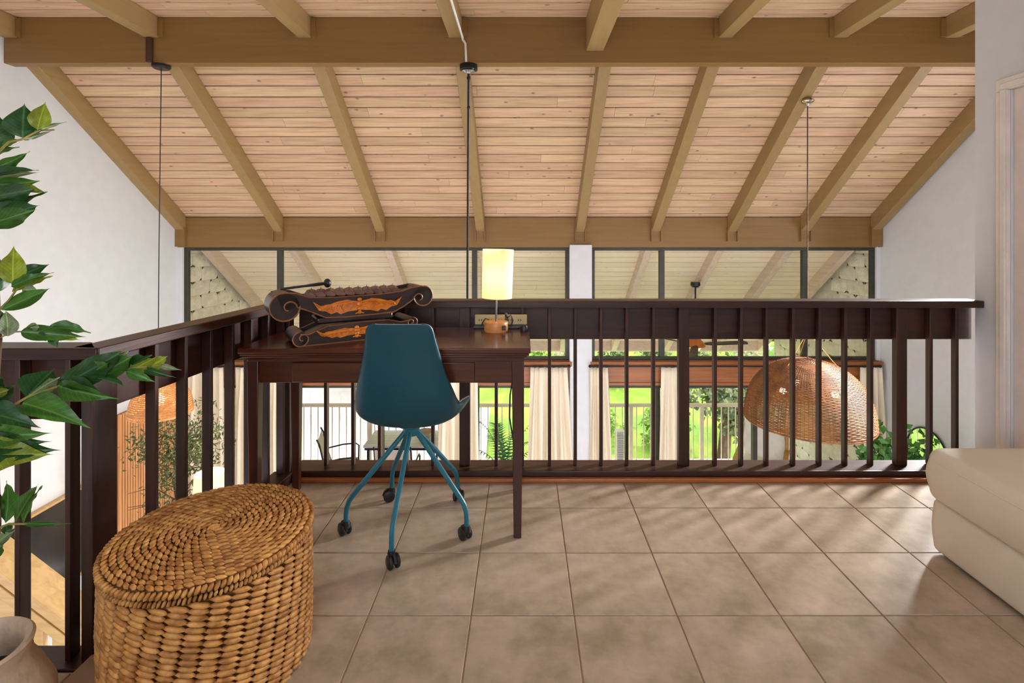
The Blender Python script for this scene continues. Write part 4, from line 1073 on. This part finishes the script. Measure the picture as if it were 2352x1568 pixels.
# white-cushioned teak lounge chair outside
lc = thing('lounge_chair', (3.75, 8.2, LF-.03), 'teak lounge chair with white cushions on the deck below the rattan dome', 'chair', rz=radians(150))
rbox(-.30, .30, -.32, .34, .36, .50, .04, .01).build('seat_cushion', M['white_fabric'], lc, sharp=60)
b = rbox(-.30, .30, -.07, .07, 0, .62, .04, .015); o = b.build('back_cushion', M['white_fabric'], lc, sharp=60); o.location = (0, -.32, .44); o.rotation_euler.x = radians(14)
for s in (-1, 1):
    MB().box(s*.34-.025, s*.34+.025, -.42, -.36, 0, .98).build('leg', M['goldwood'], lc, bevel=.005)
    MB().box(s*.34-.025, s*.34+.025, .30, .36, 0, .62).build('leg', M['goldwood'], lc, bevel=.005)
    MB().box(s*.34-.035, s*.34+.035, -.42, .38, .60, .635).build('armrest', M['goldwood'], lc, bevel=.005)
MB().box(-.34, .34, -.36, .34, .30, .36).build('seat_frame', M['goldwood'], lc, bevel=.005)
# trees and bushes on the hillside
def outside_tree(x, y, h, r, label, m, n, ls, seed, cat='tree', bush=False):
    z = hz(x, y); t = thing('tree' if not bush else 'bush', (x, y, z), label, cat, 'bushes and trees on the hillside')
    if not bush: MB().tube([(0, 0, -.2), (.1, 0, h*.4), (0, 0, h*.8)], [.16, .12, .05], 7).build('trunk', M['bark'], t)
    leaf_cloud('foliage', m, t, (0, 0, h*.68 if not bush else h*.45), (r, r, h*.38 if not bush else h*.5), n, ls, seed, .35, 22)
M['pale_tree'] = leaf_mat('pale_dry_leaf', srgb(160, 152, 116), srgb(214, 204, 168), .3)
outside_tree(4.55, 11.9, 2.4, 1.0, 'gnarled tree just beyond the deck railing, left of the rattan dome', M['tree'], 3000, .13, 41)
TL = ['bright bush', 'pale olive shrub', 'grey-green shrub', 'straw-coloured bush']
WH = ['seen under the eave at far left', 'seen under the eave behind the desk left', 'seen under the eave behind the chair', 'seen under the eave left of the desk lamp', 'seen under the eave above the palm', 'seen under the eave left of the column', 'seen under the eave right of the column', 'seen under the eave above the louvred bollard', 'seen under the eave left of the porch fan', 'seen under the eave right of the porch fan', 'seen under the eave behind the dome', 'seen under the eave at far right']
random.seed(60)
for i in range(12):
    X = -6.3+i*1.28; k = (i*3+1) % 4
    outside_tree(X, 15.2+random.uniform(-.5, .5), random.uniform(1.5, 2.1), random.uniform(.50, .56), TL[k]+' on the hillside, '+WH[i], M[('bush', 'tree', 'olive', 'pale_tree')[k]], 1300, .12, 60+i, 'bush', True)
outside_tree(1.95, 12.6, .7, .55, 'low bright bush behind the louvred bollard', M['bush'], 1300, .10, 80, 'bush', True)
outside_tree(3.35, 12.4, .9, .55, 'low bright bush behind the deck railing, right of the middle post', M['bush'], 1300, .10, 81, 'bush', True)
outside_tree(6.4, 12.8, 1.3, .9, 'bright bush beyond the deck, behind the rattan dome', M['bush'], 1500, .12, 82, 'bush', True)

# ---------------------------------------------------------------- foreground potted plant
fp_ = thing('potted_plant', (-1.235, 1.16, 0), 'tall potted plant with long pointed glossy leaves at the left edge', 'plant')
PO = Vector((-1.235, 1.16, 0))
MB().lathe([(0, 0), (.10, 0), (.135, .05), (.15, .12), (.148, .18), (.125, .235), (.108, .265), (.104, .29), (.110, .312), (.104, .318), (.092, .31), (.088, .27), (.10, .22), (0, .22)], 40).build('pot', M['concrete'], fp_, sharp=60)
MB().lathe([(0, .232), (.06, .236), (.10, .228)], 20).build('soil', M['soil'], fp_)
tk = MB()
trunk = [(-30, 1560, 1.16), (-24, 1420, 1.16), (-12, 1200, 1.17), (-20, 960, 1.17), (-7, 780, 1.18), (-10, 700, 1.18), (-18, 480, 1.18), (-22, 340, 1.18)]
tk.tube([px(*p)-PO for p in trunk], [.013, .012, .011, .010, .009, .008, .006, .004], 8); tk.build('trunk', M['bark'], fp_)
def stem(pts_, r=.0028):
    P = [px(*p)-PO for p in pts_]; MB().tube(P, [r*(1-.5*i/len(P)) for i in range(len(P))], 6).build('stem', M['stem'], fp_)
stem([(-14, 965, 1.17), (20, 936, 1.18), (62, 912, 1.2), (130, 888, 1.22), (210, 864, 1.24), (300, 846, 1.26), (372, 838, 1.27)], .0034)
stem([(-10, 355, 1.18), (20, 326, 1.18), (50, 320, 1.18), (88, 300, 1.2), (125, 298, 1.2)])
stem([(-10, 720, 1.18), (20, 690, 1.18), (40, 662, 1.18)]); stem([(0, 775, 1.18), (30, 762, 1.2), (80, 760, 1.22), (120, 768, 1.23)], .002)
stem([(-10, 1215, 1.17), (20, 1203, 1.18), (60, 1203, 1.19), (100, 1200, 1.2)]); stem([(-18, 470, 1.18), (-30, 440, 1.18), (-40, 420, 1.18)])
lt = {}
def leaf_template(v, nk=18):
    b = MB(); K = nk
    for i in range(K+1):
        t = i/K; wv = .5*(sin(pi*min(1, t/.94)**.74)**.95)*(1-.35*t)*1.24
        wv = max(wv, .045*(1-t)/.14) if t > .8 else wv
        if i == 0: wv = .03
        zc = .12*sin(pi*t)*v[0]-v[1]*t*t*.35+(.25*max(0, t-.85)); fold = .18*v[2]
        rf_ = v[3]*.05*sin(t*19+v[0]*5)
        for s, q in ((-1, 1), (-.5, .55), (0, 0), (.5, .55), (1, 1)): b.v.append((t, s*wv, zc+abs(s)*wv*fold*2+(rf_ if abs(s) == 1 else 0)*s))
    for i in range(K):
        for j in range(4): k = i*5+j; b.f.append([k, k+5, k+6, k+1])
    return b
for mi_ in range(4):
    for vi, v in enumerate(((1, .6, 1, 1), (.5, 1.1, 1.3, .6), (1.2, .1, .7, 1.2))):
        lt[(mi_, vi)] = leaf_template(v).mesh('leaf', M['leaf%d' % mi_], 180)
LEAVES = [  # base x,y  tip x,y  width, tone, roll, depth base, depth tip
 (52,316,54,236,56,0,0,1.18,1.17),(86,298,104,232,34,2,15,1.19,1.18),(88,301,150,279,9,3,10,1.19,1.24),(52,320,125,299,9,3,0,1.18,1.24),(6,337,50,317,14,1,20,1.18,1.2),(-6,336,-2,262,44,0,0,1.18,1.17),
 (-40,362,44,334,22,1,30,1.17,1.2),(-44,398,74,349,26,1,-25,1.17,1.2),(-44,412,94,379,22,0,20,1.17,1.2),(-44,408,94,395,16,3,10,1.17,1.22),(-44,424,110,421,36,1,-15,1.17,1.19),(-48,458,106,428,44,0,10,1.17,1.17),(40,428,108,443,20,2,0,1.18,1.18),
 (-40,505,110,440,22,0,15,1.17,1.2),(-44,498,102,472,52,0,-10,1.17,1.18),(-40,520,90,478,40,1,10,1.16,1.17),
 (30,652,32,564,40,2,0,1.18,1.16),(2,668,-8,588,44,0,20,1.18,1.17),(42,634,114,607,28,0,10,1.19,1.22),(26,658,126,625,20,1,-20,1.18,1.2),(28,670,123,633,20,2,25,1.18,1.2),(52,664,92,672,22,3,0,1.19,1.2),(4,712,129,655,30,1,10,1.17,1.19),(56,678,78,694,14,0,0,1.19,1.2),(18,772,16,708,30,3,0,1.18,1.19),(-6,760,-14,700,34,0,0,1.18,1.17),
 (48,762,192,772,30,1,-15,1.2,1.24),(110,752,212,761,26,1,20,1.22,1.25),(60,752,98,750,16,3,0,1.2,1.2),(100,770,188,781,18,2,-20,1.22,1.25),(86,764,106,784,15,0,10,1.21,1.21),(118,772,132,798,16,0,0,1.22,1.22),
 (62,912,128,836,56,0,10,1.2,1.2),(66,910,140,862,40,3,30,1.2,1.21),(130,888,290,800,52,0,-5,1.22,1.22),(188,872,262,822,34,1,15,1.24,1.23),(222,862,318,812,40,1,-10,1.24,1.24),(240,858,296,806,30,3,20,1.25,1.24),(282,852,350,815,32,0,10,1.26,1.25),(298,852,356,822,30,2,0,1.26,1.25),(336,846,386,817,24,2,-10,1.27,1.26),
 (136,886,262,917,36,1,10,1.22,1.2),(150,880,236,902,28,0,-20,1.23,1.2),(52,926,196,967,50,1,-10,1.19,1.17),(205,866,304,882,18,0,20,1.24,1.24),(292,852,356,877,20,1,0,1.26,1.26),(330,846,402,867,13,0,0,1.27,1.27),(366,838,416,850,11,3,0,1.27,1.28),
 (-26,930,36,880,36,0,10,1.18,1.18),(-30,912,34,890,18,2,10,1.17,1.17),(-40,946,84,972,48,0,-10,1.16,1.16),(-40,900,8,862,40,0,0,1.18,1.18),
 (-50,1004,108,995,46,1,-10,1.15,1.15),(-50,1018,106,1015,44,0,10,1.15,1.15),(-40,1030,128,1034,52,0,-5,1.15,1.15),(-60,1050,112,1042,66,2,0,1.14,1.14),
 (12,1200,20,1098,28,1,-10,1.18,1.17),(36,1198,90,1094,22,1,10,1.18,1.17),(54,1200,98,1114,14,1,25,1.19,1.18),(50,1202,166,1202,9,1,0,1.19,1.21),(14,1206,20,1232,16,0,0,1.18,1.17),(-30,1262,38,1214,22,3,15,1.16,1.17),(-40,1290,20,1240,26,1,0,1.16,1.16),(-40,1180,-4,1110,36,0,0,1.17,1.17)]
camp = Vector((0, 0, H)); random.seed(77)
for (bx_, by, tx, ty, wd, tone, roll, d0, d1) in LEAVES:
    a = px(bx_, by, d0); e = px(tx, ty, d1); ax = e-a; Ln = ax.length; ax.normalize()
    view = ((a+e)/2-camp).normalized(); sd = view.cross(ax).normalized(); sd = Matrix.Rotation(radians(roll+random.uniform(-12, 12)), 3, ax) @ sd
    nm = ax.cross(sd)
    if nm.z < 0 and abs(nm.z) > .2: sd = -sd; nm = -nm
    W = wd/F*d0*1.12
    o = bpy.data.objects.new('leaf', lt[(tone, random.randrange(3))]); COL.objects.link(o); o.parent = fp_
    R3 = Matrix((ax*Ln, sd*W, nm*Ln*.5)).transposed().to_4x4()
    o.matrix_local = Matrix.Translation(a-PO) @ R3
